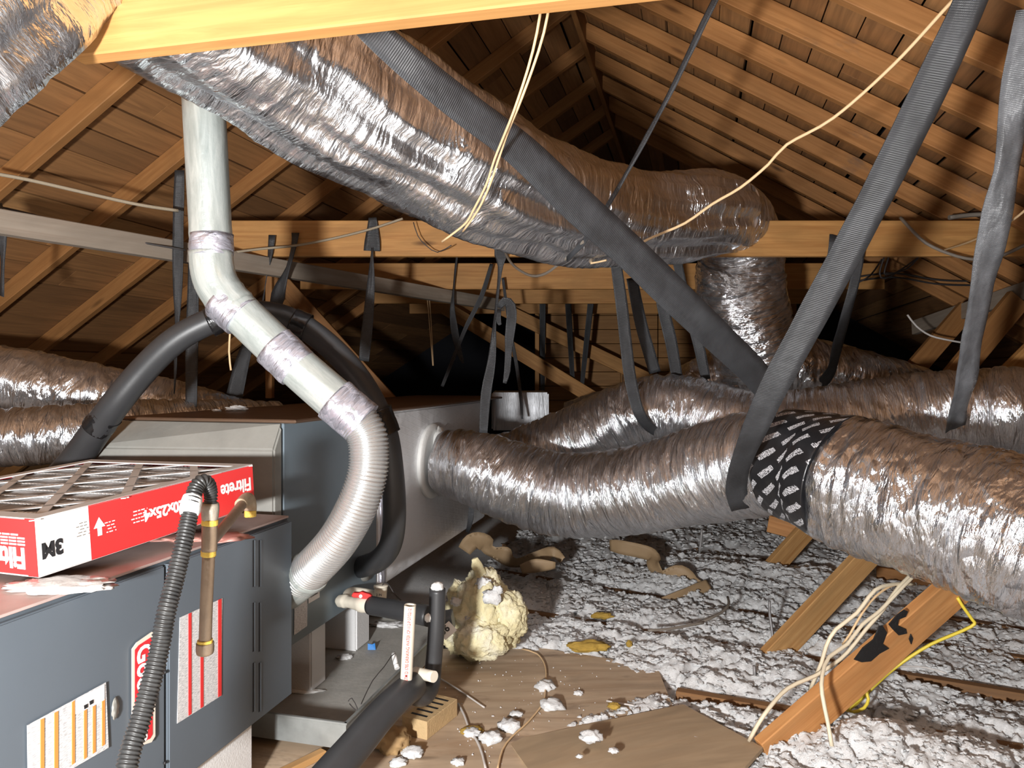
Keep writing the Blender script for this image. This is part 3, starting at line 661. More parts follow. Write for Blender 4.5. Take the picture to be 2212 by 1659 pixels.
for i in range(6):
    c_ = P(430 + 22 * i, 1128 - i * 3 + R.uniform(-6, 14), 1.85); c_.z = CZ + zt + .006; c_ = c_ - AV * .07
    m_ = bmesh.ops.create_icosphere(bm, subdivisions=3, radius=1)
    for v in m_['verts']: d_ = v.co.copy(); kk = 1 + .5 * N3(d_.x * 2 + i, d_.y * 2, d_.z * 2); v.co = c_ + AV * d_.x * .06 * kk + TV * d_.y * .05 * kk + ZV * d_.z * .007
link('tape_scrap', bm, 'pink', None, True, 'crumpled pinkish tape and debris stuck on the furnace top by the gas pipe', 'tape scrap')
c_ = P(135, 1240, 1.42); c_.z = CZ + zt + .012
lump('plastic_bag', c_, .10, .05, .012, plain('clear_plastic', (.62, .58, .56), .15, 0, .8, 40, .2), 4, .3, 3, 5, 'crumpled clear plastic wrap under the corner of the air filter', 'plastic wrap')

# evaporator coil cabinet and plenum
KA = -1.28; kt, kb = -.155, -.885
e = empty('coil_cabinet', L(KA - .3, 2.4, kb), 'slate-grey coil cabinet standing between the furnace and the foil trunk', 'coil cabinet')
bm = bmesh.new(); obox(bm, L(KA - .30, 2.39, (kt + kb) / 2), TV, AV, ZV, .345, .30, (kt - kb) / 2, .003); link('cabinet', bm, plain('slate_enamel', (.19, .24, .28), .45, 0, .15, 8, .15, 4), e)
bm = bmesh.new()
q1 = [L(KA + .001, 2.035, kt + .004), L(KA - .62, 2.035, kt + .004), L(KA - .66, 1.925, -.235), L(KA + .0, 1.99, -.235)]
q2 = [L(KA + .001, 2.035, kb), L(KA - .62, 2.035, kb), L(KA - .66, 1.925, kb), L(KA + .0, 1.99, kb)]
vs = [bm.verts.new(p) for p in q1 + q2]
for f in ((0, 1, 2, 3), (7, 6, 5, 4), (3, 2, 6, 7), (2, 1, 5, 6), (1, 0, 4, 5), (0, 3, 7, 4)): bm.faces.new([vs[i] for i in f])
bmesh.ops.recalc_face_normals(bm, faces=bm.faces); bmesh.ops.bevel(bm, geom=list(bm.edges), offset=.006, segments=2, affect='EDGES')
o = link('sealed_end_cap', bm, 'mastic', e); o['label'] = 'mastic-coated grey end cap'
lb = decal('spec_label', [(636, 1292), (664, 1274), (663, 1352), (635, 1372)], KA + .002, 'fine', e)
lb = decal('barcode_label', [(666, 1266), (690, 1252), (690, 1290), (666, 1304)], KA + .002, 'white', e)
for i in range(7): decal('bar_code', [(671 + i * 2.3, 1276 - i * 1.4), (672.2 + i * 2.3, 1275.4 - i * 1.4), (672.2 + i * 2.3, 1290 - i * 1.4), (671 + i * 2.3, 1291 - i * 1.4)], KA + .0035, 'black', lb)
bm = bmesh.new()
p = onA(790, 1226, KA); tube(bm, [(p, .055), (p + AV * .012, .05)], 24, .006); link('sealed_knockout', bm, 'mastic', e, True)

e = empty('supply_trunk', L(KA - .3, 3.7, kb), 'foil-faced duct board trunk box that the flexible ducts branch from', 'trunk duct')
bm = bmesh.new(); obox(bm, L(KA - .32, 3.52, (-.165 + kb) / 2 + .0), TV, AV, ZV, .78, .32, (-.165 - kb) / 2 + .004, .008, 2); link('trunk_box', bm, 'trunk', e)
bm = bmesh.new(); obox(bm, L(KA - .30, 3.4, -.149), TV, AV, ZV, 1.36, .345, .006, .004); o = link('top_wrap', bm, plain('shaded_brown_foil', (.21, .13, .085), .5, .45, .4, 8, .3, 4), e); o['label'] = 'brown top wrap with painted shade'  # brown of the unlit top is painted into the wrap's colour
bm = bmesh.new(); tcol = onA(722, 900, KA); tt = tcol.x * ST + tcol.y * CT
obox(bm, L(KA + .002, 2.79, (-.165 + kb) / 2), TV, AV, ZV, .022, .003, (-.165 - kb) / 2, .001); link('joint_tape', bm, 'foil_tape', e)
bm = bmesh.new(); a_, b_ = P(1062, 905, 4.75), P(1185, 905, 4.75)
obox(bm, (a_ + b_) / 2 + Vector((0, .25, CZ - .24 - (a_.z + b_.z) / 2)), Vector((1, 0, 0)), Vector((0, 1, 0)), ZV, (b_.x - a_.x) / 2, .28, .125, .01, 2)
link('trunk_extension', bm, foil('dull_foil_board', (.42, .43, .45), .5, .3), None, False, 'narrow foil-wrapped box at the far end of the trunk with folded tape corners', 'trunk duct')
for (x_, y_, s_, lbl) in ((510, 888, .018, 'white fluff on top of the coil cabinet'), (468, 892, .008, 'small fluff speck beside the larger one on the cabinet top')):
    c_ = P(x_, y_, 2.85 if x_ > 500 else 2.8); c_.z = CZ - .142
    lump('insulation_tuft', c_ + ZV * s_ * .4, s_ * 2.2, s_, s_ * .7, 'wool', 3, .5, 2.4, x_, lbl, 'fluff', 'fluff on the cabinet', rough=.2)

# ================================================================= AIR FILTER
n0 = P(75, 1121, 1.42); f0 = P(545, 1003, 2.0); E1 = (f0 - n0).normalized(); LN = (f0 - n0).length
E2 = Vector((-E1.y, E1.x, -.02)); E2 = (E2 - E1 * E2.dot(E1)).normalized(); E3 = E1.cross(E2); HF = .118; WF = .62
def FQ(f, g, h): return n0 + E1 * LN * f + E2 * WF * g - E3 * HF * (1 - h)
e = empty('air_filter', FQ(.5, .5, 0), 'boxed red and white pleated air filter lying upside down on the furnace', 'air filter')
bm = bmesh.new(); th = .004
for (fa, fb, ga, gb, mi) in ((.0, .187, 0, 0, 1), (.187, 1, 0, 0, 0), (0, 1, 1, 1, 0)):
    c_ = (FQ(fa, ga, 0) + FQ(fb, gb, 1)) / 2 + E2 * (th / 2 if ga == 0 else -th / 2)
    obox(bm, c_, E1, E2, E3, LN * (fb - fa) / 2, th / 2, HF / 2, 0, 1, mi)
for (f_, ga, gb, mi) in ((0, 0, 1, 0), (1, 0, 1, 0)):
    c_ = (FQ(f_, ga, 0) + FQ(f_, gb, 1)) / 2 + E1 * (th / 2 if f_ == 0 else -th / 2)
    obox(bm, c_, E2, E1, E3, WF * (gb - ga) / 2 - .0005, th / 2, HF / 2, 0, 1, mi)
link('carton_frame', bm, ['red', 'white'], e)
bm = bmesh.new()
for z_ in (HF - .001, .001):
    for (ca, cb, ha, hb) in ((.5, .028, LN / 2, .028 * WF), (.5, .972, LN / 2, .028 * WF)):
        obox(bm, FQ(ca, cb, z_ / HF), E1, E2, E3, ha, hb, .0015)
    for (ca, cb, ha, hb) in ((.028, .5, .028 * LN, WF / 2), (.972, .5, .028 * LN, WF / 2)):
        obox(bm, FQ(ca, cb, z_ / HF), E1, E2, E3, ha, hb - .03, .0015)
link('card_border', bm, 'card', e)
bm = bmesh.new()
for (fa, ga, fb, gb) in ((0, .33, .67, 1), (.0, 0.0, 1, 1), (.33, 0, 1, .67), (.66, 0, 1, .34), (0, .66, .34, 1), (0, .34, .34, 0), (0, .67, .67, 0), (0, 1, 1, 0), (.33, 1, 1, .33), (.66, 1, 1, .66)):
    a_ = FQ(fa, ga, 1) - E3 * .003; b_ = FQ(fb, gb, 1) - E3 * .003; bar(bm, a_, b_, .020, .002, 0, E3)
link('card_lattice', bm, 'card', e)
bm = bmesh.new(); npl = 46; uvl = bm.loops.layers.uv.verify(); pv = None
for i in range(npl * 2 + 1):
    g_ = .02 + .96 * i / (npl * 2); zz = 1 - (.07 if i % 2 else .45)
    cur = [bm.verts.new(FQ(.02 + .96 * k / 24, g_, zz)) for k in range(25)]
    if pv:
        for k in range(24): bm.faces.new((pv[k], pv[k + 1], cur[k + 1], cur[k]))
    pv = cur
bmesh.ops.recalc_face_normals(bm, faces=bm.faces); link('pleated_media', bm, 'media', e)
bm = bmesh.new()
for k in range(9):
    for i in range(npl):
        bar(bm, FQ(.1 * (k + 1) - .004, .02 + .96 * (i + .15) / npl, .945), FQ(.1 * (k + 1) - .004, .02 + .96 * (i + .85) / npl, .945), .006, .001, 0, E3)
link('support_mesh', bm, 'white', e)
so = -E2 * .0006
def ftext(s, size, f, h, mat, wt=.0, sx=1.0, name='lettering'): return text(name, s, size, FQ(f, 0, h) + so, -E1, -E3, mat, e, wt, .0004, sx)
ftext('Filtrete', .049, .985, .70, 'white', .0012, .80)
ftext('20x25x4', .036, .602, .62, 'white', .0012, .95)
ftext('3M', .042, .088, .54, 'black', .0022, .85)
def bars(f0_, f1_, h0, h1, n, mat, w_=.002, lens=None):
    b_ = bmesh.new()
    for i in range(n):
        h = h0 + (h1 - h0) * i / max(1, n - 1); q = R.uniform(.6, 1.0)
        fe = f1_; fs = f1_ - (f1_ - f0_) * q; x_ = fs
        while x_ < fe:
            w2 = R.uniform(.006, .018); obox(b_, FQ(x_ + w2 / 2, 0, h) + so, E1, E2, E3, min(w2, fe - x_) * LN * .45, .0003, w_ / 2); x_ += w2 + .004
    return link('fine_print', b_, mat, e)
bars(.135, .178, .50, .72, 5, 'cable_grey', .0018)
bars(.245, .285, .42, .60, 4, 'white', .0022)
bars(.33, .42, .45, .66, 4, 'white', .0026)
b_ = bmesh.new(); ar = [(.216, .40), (.216, .55), (.202, .55), (.2245, .74), (.247, .55), (.233, .55), (.233, .40)]
poly_prism(b_, [FQ(f, 0, h) + so for f, h in ar], so * .5); link('arrow_mark', b_, 'white', e)
text('lettering', 'Filtrete', .058, FQ(0, .055, .47) - E1 * .0006, E2, -E3, 'white', e, .0022, .0004, .92)
b_ = bmesh.new()
for i in range(4):
    for k in range(6):
        obox(b_, FQ(0, .07 + .04 * k + (0 if i < 3 else .03), .54 + .055 * i) - E1 * .0006, E2, E1, E3, WF * .017, .0003, .0018)
link('fine_print', b_, 'white', e)

# ================================================================= GAS LINE
e = empty('gas_pipe', P(446, 1412, 1.58), 'brown painted gas drop pipe with yellow pipe dope hanging before the striped label', 'gas pipe')
mktube('drip_leg', path([(451, 1195, 1.58, .0135), (446, 1300, 1.58, .0135), (443, 1395, 1.58, .0135)]), 'gas_brown', e, 20, .02)
mktube('coupling', path([(453, 1130, 1.58, .0165), (452, 1190, 1.58, .0165)]), 'gas_brown', e, 20, .01)
o = mktube('end_cap', path([(443, 1388, 1.58, .0185), (443, 1400, 1.58, .019), (443, 1412, 1.58, .017), (443, 1417, 1.58, .006)]), 'gas_brown', e, 20, .004)
mktube('tee_fitting', path([(455, 1086, 1.58, .017), (454, 1100, 1.58, .019), (453, 1128, 1.58, .0165)]), plain('pipe_fitting_grey', (.50, .44, .36), .5, .3, .4, 90, .4, 30), e, 20, .006, duct_rf(.001, .0012, 3))
mktube('nipple', path([(455, 1172, 1.60, .0125), (495, 1125, 1.75, .0125), (528, 1083, 1.90, .0128)]), 'gas_brown', e, 20, .02)
mktube('street_elbow', path([(520, 1090, 1.87, .016), (534, 1078, 1.92, .018), (540, 1090, 1.94, .017), (541, 1104, 1.94, .016)]), plain('pipe_fitting_tan', (.46, .36, .24), .5, .2, .4, 90, .3, 30), e, 20, .005)
for (a, b, r) in (((451, 1188, 1.58), (450, 1201, 1.58), .0155), ((454, 1122, 1.58), (453, 1134, 1.58), .0175), ((443, 1382, 1.58), (443, 1391, 1.58), .0165), ((541, 1102, 1.94), (541, 1116, 1.94), .0155)):
    o = mktube('pipe_dope', [(P(*a), r), (P(*b), r)], 'yellow_goo', e, 20, .004, duct_rf(.0015, .0015, a[1]))
e = empty('gas_hose', P(270, 1700, 1.2), 'black corrugated flexible hose looping up to the brown gas pipe', 'hose')
HZ = [(455, 1088, 1.58, .0125), (455, 1065, 1.575, .0135), (449, 1045, 1.56, .0145), (436, 1040, 1.545, .015), (423, 1055, 1.53, .0155), (415, 1085, 1.51, .016), (408, 1120, 1.50, .0165), (395, 1180, 1.47, .017), (378, 1250, 1.44, .0175), (360, 1320, 1.41, .0175),
      (345, 1400, 1.39, .0178), (325, 1480, 1.36, .018), (302, 1560, 1.33, .018), (280, 1630, 1.30, .0182), (258, 1740, 1.26, .0182)]
mktube('corrugated_jacket', path(HZ), plain('dusty_black_rubber', (.028, .029, .030), .38, 0, .1, 90, .3, 40, c2=(.05, .05, .049)), e, 28, .0014, lambda u, a, r: r + .0016 * math.sin((u + a * .0012) / .0072 * 2 * math.pi))
o = mktube('painted_nut', path([(417, 1072, 1.52, .019), (413, 1088, 1.512, .021), (410, 1104, 1.505, .021), (408, 1112, 1.5, .018)]), 'white_glue', e, 20, .004, duct_rf(.001, .001, 3)); o['label'] = 'nut dabbed with white sealant'

# ================================================================= DRAIN PAN AND PIPES
PA0, PA1, PT0, PT1 = -1.85, -1.02, 1.964, 3.06; pzb, pzt = -1.125, -1.048
e = empty('drain_pan', L(-1.4, 2.5, pzb), 'dusty galvanised drain pan under the coil cabinet', 'drain pan')
bm = bmesh.new(); obox(bm, L((PA0 + PA1) / 2, (PT0 + PT1) / 2, pzb + .002), TV, AV, ZV, (PT1 - PT0) / 2, (PA1 - PA0) / 2, .002); link('pan_floor', bm, plain('dusty_pan_floor', (.50, .485, .45), .7, .1, .35, 60, .3, 7), e)
bm = bmesh.new()
for (c_, ax, ay, h) in ((L((PA0 + PA1) / 2, PT0, (pzb + pzt) / 2), AV, TV, (PA1 - PA0) / 2), (L((PA0 + PA1) / 2, PT1, (pzb + pzt) / 2), AV, TV, (PA1 - PA0) / 2),
                        (L(PA1, (PT0 + PT1) / 2, (pzb + pzt) / 2), TV, AV, (PT1 - PT0) / 2), (L(PA0, (PT0 + PT1) / 2, (pzb + pzt) / 2), TV, AV, (PT1 - PT0) / 2)):
    obox(bm, c_, ax, ay, ZV, h + .002, .0015, (pzt - pzb) / 2); obox(bm, c_ + ZV * (pzt - pzb) / 2, ax, ay, ZV, h + .004, .005, .0035, .001)
link('rolled_rim', bm, 'pan', e)
def block(px, py, a_w, t_w, top, lbl, z0=-1.121, Y=None):
    """near upright edge at the pixel's foot; extends back (t) and away from view (a)"""
    p = G(px, py, CZ + z0); a = p.x * CT - p.y * ST; t = p.x * ST + p.y * CT
    bm = bmesh.new(); obox(bm, L(a - a_w / 2, t + t_w / 2, (z0 + top) / 2), TV, AV, ZV, t_w / 2, a_w / 2, (top - z0) / 2, .006, 2)
    return link('foam_block', bm, 'foam', None, False, lbl, 'foam block', 'white foam support blocks')
block(672, 1497, .30, .105, kb - .002, 'white foam support block closest to the furnace, standing in the drain pan')
block(770, 1408, .20, .12, kb - .002, 'white foam support block under the red-handled valve')
p = G(470, 1720, 0); 
bm = bmesh.new(); obox(bm, L(FA - .10, 1.585, (zb - 1.150) / 2), TV, AV, ZV, .165, .085, (zb + 1.150) / 2 - .001, .006, 2); link('foam_block', bm, 'foam', None, False, 'white foam block propping the furnace edge at the bottom of the view', 'foam block', 'white foam support blocks')
lump('caulk_smear', G(655, 1492, .022), .07, .02, .004, 'white_glue', 3, .5, 3, 4, 'white foam crumbs smeared at the foot of the nearer foam block', 'foam crumbs')
bm = bmesh.new(); c_ = G(803, 1404, .022)
vs = [Vector((-.016, 0, 0)), Vector((.016, 0, .0)), Vector((.012, .004, .026)), Vector((.0, .006, .020)), Vector((-.017, .004, .024))]
poly_prism(bm, [c_ + v for v in vs], Vector((0, .004, 0))); link('tape_scrap', bm, 'blue', None, False, 'torn bit of bright blue tape in the drain pan', 'tape scrap')
lump('debris_clump', G(745, 1420, .022), .03, .02, .012, 'wool', 3, .5, 3, 9, 'grey lint clump beside the blue tape bit', 'lint', rough=.2)
lump('debris_clump', G(835, 1350, .022), .07, .03, .010, 'wool', 4, .6, 3, 19, 'flattened lint patch in the pan behind the white upright pipe', 'lint', rough=.2)
# PVC upright
e = empty('drain_standpipe', P(880, 1482, 2.08), 'short upright white plastic pipe with red printing', 'pipe')
pp = [(886, 1307, 2.08), (877, 1478, 2.08)]
bm = bmesh.new(); tube(bm, [(P(*pp[0]), .0172), (P(*pp[1]), .0172)], 28, .05, None, False); tube(bm, [(P(*pp[0]), .0138), (P(*pp[1]), .0138)], 28, .05, None, False)
va = [v for v in bm.verts]; 
bm2 = bmesh.new(); c_ = P(*pp[0]); 
for (r1_, r2_) in ((.0138, .0172),):
    for k in range(28):
        a, b = 2 * math.pi * k / 28, 2 * math.pi * (k + 1) / 28
        bm.faces.new([bm.verts.new(c_ + Vector((math.cos(x) * r, math.sin(x) * r, 0))) for x, r in ((a, r1_), (a, r2_), (b, r2_), (b, r1_))])
bm2.free(); bmesh.ops.recalc_face_normals(bm, faces=bm.faces); link('pipe_body', bm, 'pvc', e)
up = (P(*pp[0]) - P(*pp[1])).normalized(); xo = Vector((.0035, -.0174, 0))
text('lettering', 'ASTM D 1785 DRINKING WATER CP-112-P 07/02/12', .0132, P(877, 1470, 2.08) + xo + Vector((.003, 0, 0)), up, Vector((-1, 0, 0)), 'handle_red', e, .0001, .0004, .72)
mktube('blue_band', [(P(877, 1466, 2.08), .0178), (P(877, 1474, 2.08), .0178)], 'blue', e, 28, .02)
mktube('fitting', path([(877, 1476, 2.08, .022), (876, 1490, 2.08, .022)]), 'pvc', e, 24, .01)
e = empty('drain_line', P(800, 1659, 2.0), 'thick black insulated drain line running from the white standpipe toward the camera', 'insulated pipe')
mktube('insulation_sleeve', path([(893, 1482, 2.14, .040), (868, 1500, 2.06, .041), (820, 1548, 1.98, .043), (760, 1620, 1.88, .045), (690, 1700, 1.78, .046), (600, 1810, 1.66, .046)]), 'rubber', e, 28, .02)
e = empty('drain_riser', P(937, 1500, 2.25), 'upright black insulated pipe with a white-dabbed tip beside the brick', 'insulated pipe')
mktube('insulation_sleeve', path([(945, 1272, 2.27, .0255), (943, 1350, 2.27, .0265), (936, 1440, 2.27, .0265), (930, 1478, 2.25, .030), (916, 1500, 2.2, .033), (900, 1498, 2.16, .034), (888, 1486, 2.13, .034)]), 'rubber', e, 28, .015)
lump('sealant_cap', P(945, 1268, 2.27), .020, .020, .016, 'white_glue', 3, .25, 3, 5, parent=e)
lump('sealant_dab', P(925, 1335, 2.255), .012, .008, .014, 'white_glue', 3, .35, 3, 6, parent=e)
o = mktube('side_stub', path([(896, 1452, 2.17, .0165), (938, 1462, 2.12, .0165)]), 'pvc', e, 24, .02); o['label'] = 'white plastic side stub'
e = empty('condensate_line', P(860, 1340, 2.4), 'black insulated horizontal pipe joining the valve to the upright pipe', 'insulated pipe')
mktube('insulation_sleeve', path([(802, 1308, 2.5, .032), (860, 1318, 2.42, .032), (930, 1332, 2.33, .033)]), 'rubber', e, 28, .02)
e = empty('ball_valve', P(768, 1310, 2.52), 'white plastic ball valve with a red lever handle', 'valve')
mktube('valve_body', path([(735, 1298, 2.62, .022), (748, 1299, 2.59, .024), (752, 1300, 2.58, .020), (768, 1303, 2.55, .022), (785, 1306, 2.52, .028), (800, 1308, 2.5, .024), (806, 1309, 2.49, .024)]), 'pvc', e, 24, .006, duct_rf(.002, .001, 4))
bm = bmesh.new(); c_ = P(781, 1289, 2.50)
poly_prism(bm, [c_ + Vector(v) for v in ((-.036, 0, .002), (-.030, 0, .014), (-.010, 0, .013), (.0, 0, .018), (.012, 0, .013), (.030, 0, .008), (.038, 0, -.004), (.032, 0, -.016), (.012, 0, -.010), (-.012, 0, -.004), (-.028, 0, -.004))], Vector((0, .022, -.002)))
bmesh.ops.bevel(bm, geom=list(bm.edges), offset=.002, affect='EDGES'); link('lever_handle', bm, 'handle_red', e)
mktube('handle_screw', [(P(779, 1288, 2.494), .006), (P(779, 1288, 2.502), .006)], 'white', e, 16, .01)
mktube('inlet_elbow', path([(748, 1296, 2.60, .018), (752, 1283, 2.66, .018), (765, 1278, 2.72, .017), (800, 1283, 2.74, .017), (815, 1288, 2.74, .017)]), 'pvc', e, 20, .01)
e = empty('drain_cup', P(821, 1290, 2.72), 'white plastic clean-out cap with black print behind the red valve', 'pipe cap')
bm = bmesh.new(); a, b = P(823, 1264, 2.7), P(821, 1292, 2.7)
tube(bm, [(b, .024), (a - ZV * .008, .024), (a - ZV * .006, .027), (a, .027), (a, .021), (a - ZV * .03, .020)], 28, .004); link('cup_body', bm, 'pvc', e)
text('lettering', '2 IN', .012, P(815, 1283, 2.7) + Vector((0, -.0252, 0)), Vector((1, 0, 0)), ZV, 'black', e, .0001)
wire('sensor_wire', [P(826, 1264, 2.69), P(832, 1258, 2.68), P(842, 1266, 2.66), P(850, 1280, 2.65), P(866, 1297, 2.64)], .0022, 'cable_dark', 'thin black wire curling out of the clean-out cap', 'wire')
e = empty('float_switch', G(853, 1430, .05), 'white float switch clipped to the pan rim beside the standpipe', 'float switch')
mktube('switch_body', path([(850, 1412, 2.52, .008), (853, 1425, 2.5, .009), (855, 1436, 2.49, .008)]), 'white', e, 16, .01)
mktube('float', path([(856, 1436, 2.47, .009), (858, 1444, 2.46, .009)]), 'white', e, 16, .01)
wire('sensor_wire', [P(853, 1412, 2.5), P(845, 1418, 2.45), P(830, 1440, 2.38), P(805, 1470, 2.32), P(785, 1510, 2.24), P(780, 1522, 2.2)], .0016, 'cable_dark', 'thin black wire hanging from the float switch into the pan', 'wire')
wire('sensor_wire', [P(752, 1515, 2.2), P(760, 1508, 2.2), P(772, 1530, 2.17), P(768, 1534, 2.17), P(755, 1520, 2.19)], .0014, 'cable_dark', 'small loose loop of black wire at the pan rim', 'wire')
e = empty('access_box', P(955, 1380, 2.5), 'dark small box with a printed number tag behind the upright black pipe', 'box')
bm = bmesh.new(); obox(bm, P(955, 1345, 2.52), Vector((1, 0, .18)).normalized(), Vector((0, 1, 0)), Vector((-.18, 0, 1)).normalized(), .04, .04, .03, .003); link('box_body', bm, 'grey_paint2', e)
bm = bmesh.new(); ax_ = Vector((.75, 0, .66)).normalized(); obox(bm, P(966, 1362, 2.47), ax_, Vector((0, 1, 0)), Vector((0, -1, 0)).cross(ax_) * -1, .026, .001, .021); tg = link('number_tag', bm, 'white', e)
text('lettering', '36', .034, P(957, 1373, 2.468), ax_, Vector((-.66, 0, .75)), 'black', e, .001)
# brick
bz = 0.0; b0 = G(922, 1600, bz); b1 = G(988, 1547, bz); bx = (b1 - b0).normalized(); by = Vector((-bx.y, bx.x, 0)); bl = (b1 - b0).length
e = empty('brick', (b0 + b1) / 2, 'tan cored brick propping the upright black pipe', 'brick')
bm = bmesh.new(); bmesh.ops.create_cube(bm, size=1)
for v in bm.verts: v.co = b0 + bx * (v.co.x + .5) * bl + by * (v.co.y + .5) * .095 + ZV * (v.co.z + .5) * .058
bmesh.ops.bevel(bm, geom=list(bm.edges), offset=.002, affect='EDGES'); link('brick_body', bm, 'brick', e)
bm = bmesh.new()
for i in range(5): obox(bm, b0 + bx * bl * (.16 + .17 * i) + by * .048 + ZV * .0582, by, bx, ZV, .030, .0045, .0006)
o = link('core_slots', bm, 'slot', e)
lump('wood_chunk', G(845, 1600, .03) + ZV * 0.0, .055, .045, .04, plain('split_wood', (.46, .29, .13), .8, 0, .8, 25, .4, 12), 4, .35, 2.2, 3, 'rough split wood chunk wedged between the black drain line and the brick', 'wood chunk')
lump('foam_scrap', G(1020, 1578, .005), .035, .025, .012, 'sponge', 3, .4, 3, 8, 'flat mustard foam scrap on the plywood beside the brick', 'foam scrap')

# ================================================================= GLASS WOOL, PAPER, SCRAPS
e = empty('glass_wool_batt', G(1050, 1400, 0), 'torn yellow glass wool batt standing on the floor beside the trunk', 'insulation batt')
bm = bmesh.new()
for (cx, cy, Y, rx, ry, rz, sd) in ((1050, 1330, 2.85, .135, .10, .155, 1), (1010, 1340, 2.9, .10, .10, .15, 2), (1098, 1330, 2.82, .075, .07, .085, 3), (1040, 1380, 2.75, .10, .07, .075, 4), (1046, 1268, 2.9, .075, .06, .075, 5)):
    c_ = P(cx, cy, Y); m_ = bmesh.ops.create_icosphere(bm, subdivisions=5, radius=1)
    for v in m_['verts']:
        d_ = v.co.copy(); kk = 1 + .28 * N3(d_.x * 1.8 + sd, d_.y * 1.8, d_.z * 1.8) + .12 * N3(d_.x * 6 + sd, d_.y * 6, d_.z * 6) + .10 * N3(d_.x * 16, d_.y * 16, d_.z * 16 + sd)
        v.co = c_ + Vector((d_.x * rx, d_.y * ry, d_.z * rz)) * kk
link('batt_body', bm, 'batt', e, True)
mktube('torn_tuft', path([(1040, 1262, 2.88, .034), (1036, 1240, 2.86, .024), (1030, 1222, 2.85, .020), (1025, 1206, 2.85, .010)]), 'batt', e, 24, .006, duct_rf(.005, .006, 2))
for (x_, y_, Y, s_) in ((1063, 1290, 2.74, .035), (1045, 1262, 2.80, .03), (1017, 1345, 2.78, .028), (985, 1300, 2.78, .02), (1075, 1275, 2.74, .02)):
    lump('white_fluff', P(x_, y_, Y), s_, s_ * .5, s_ * .8, 'wool', 3, .6, 3, x_, parent=e, rough=.3)
def paper(pts, lbl):
    bm = bmesh.new(); ribbon(bm, [(P(x, y, Y), w_ * Y / F, a) for x, y, Y, w_, a in pts], .0012, .02, 0, .006)
    return link('paper_strip', bm, 'kraft', None, False, lbl, 'paper strip', 'curled brown paper strips on the wool')
paper([(1003, 1190, 4.1, 30, 0), (1020, 1170, 4.1, 40, 20), (1048, 1172, 4.05, 36, -20), (1060, 1190, 4.0, 34, 40), (1090, 1200, 4.0, 40, 10), (1120, 1215, 3.95, 40, 50), (1165, 1205, 3.9, 34, 10), (1195, 1192, 3.95, 22, -20), (1215, 1210, 3.9, 16, 0)], 'twisted brown paper strip lying behind the yellow glass wool')
paper([(1125, 1230, 3.7, 26, 30), (1160, 1222, 3.7, 30, 0), (1200, 1222, 3.7, 16, 20)], 'short brown paper piece between the long strip and the batt')
paper([(1317, 1178, 4.25, 24, 0), (1340, 1182, 4.2, 30, 0), (1380, 1190, 4.15, 32, 10), (1408, 1200, 4.1, 30, 10), (1415, 1225, 4.0, 34, 50), (1432, 1245, 3.95, 34, 30), (1470, 1240, 3.9, 38, -10), (1500, 1262, 3.85, 34, 20), (1535, 1270, 3.8, 34, 60)], 'long creased brown paper strip draped over the floor joist')
paper([(1532, 1262, 3.75, 22, 20), (1500, 1278, 3.7, 30, 0), (1465, 1290, 3.65, 26, 0), (1425, 1298, 3.62, 10, 20)], 'lower folded end of brown paper past the joist')
def scrap(px, py, rx, ry, rz, mat, lbl, sd):
    return lump('foam_scrap', G(px, py, .02) + ZV * .008, rx, ry, rz, mat, 4, .3, 2, sd, lbl, 'foam scrap')
scrap(1271, 1400, .085, .03, .022, 'sponge', 'long mustard foam scrap lying on the white wool', 1)
scrap(1300, 1334, .05, .015, .014, 'sponge', 'thin orange foam sliver by the second joist', 2)
scrap(1326, 1530, .022, .016, .010, 'sponge', 'small yellow foam fleck at the wool edge above the tan panel', 3)
scrap(1359, 1395, .012, .012, .014, 'sponge', 'tiny yellow foam fleck beside the dark chip', 4)

# ================================================================= BRACES AND CABLES
p0 = P(1640, 1625, 2.22); p1 = P(2180, 1150, 2.42)
upv = Vector((-.70, -.12, -.70))
bo = lumber('wood_brace', P(1652, 1632, 2.16), P(2150, 1195, 2.42), .038, .122, 'brace', 'large orange wooden brace smeared with black tar', 'brace', 'slanting braces', Vector((-.72, -.35, .72)))
bm = bmesh.new()
xb, yb, zb_ = frame(P(1652, 1632, 2.16), P(2150, 1195, 2.42), Vector((-.72, -.35, .72)))
fy = yb if yb.y < 0 else -yb
def onbrace(px, py):
    o_ = Vector((0, 0, CZ)); dirv = P(px, py, 1) - o_; c_ = (P(1652, 1632, 2.16) + P(2150, 1195, 2.42)) / 2 + fy * .0195
    return o_ + dirv * ((c_ - o_).dot(fy) / dirv.dot(fy))
def smear(pts):
    q = [onbrace(*p) for p in pts]
    if len(q) > 2: poly_prism(bm, q, fy * .004)
smear([(1843, 1424), (1862, 1398), (1885, 1380), (1897, 1352), (1905, 1350), (1915, 1365), (1906, 1390), (1920, 1400), (1898, 1412), (1880, 1428), (1860, 1430)])
smear([(1918, 1348), (1935, 1328), (1952, 1316), (1960, 1320), (1955, 1332), (1940, 1338), (1938, 1350), (1956, 1358), (1958, 1368), (1940, 1372), (1926, 1358)])
smear([(1962, 1380), (1966, 1368), (1971, 1378), (1967, 1392)])
bmesh.ops.bevel(bm, geom=list(bm.edges), offset=.0012, affect='EDGES')
o = link('tar_smear', bm, 'tar', bo); o['label'] = 'glossy black tar smear'
lumber('wood_brace', P(1655, 1434, 2.93), P(1960, 1108, 3.25), .038, .115, 'brace_pale', 'middle-sized pale wooden brace rising from the wool behind the tarred one', 'brace', 'slanting braces', Vector((-.72, -.30, .72)))
lumber('wood_brace', P(1638, 1262, 4.06), P(1800, 1080, 4.3), .038, .115, 'brace_pale', 'smallest wooden brace, half buried in wool under the printed tape band', 'brace', 'slanting braces', Vector((-.72, -.30, .72)))
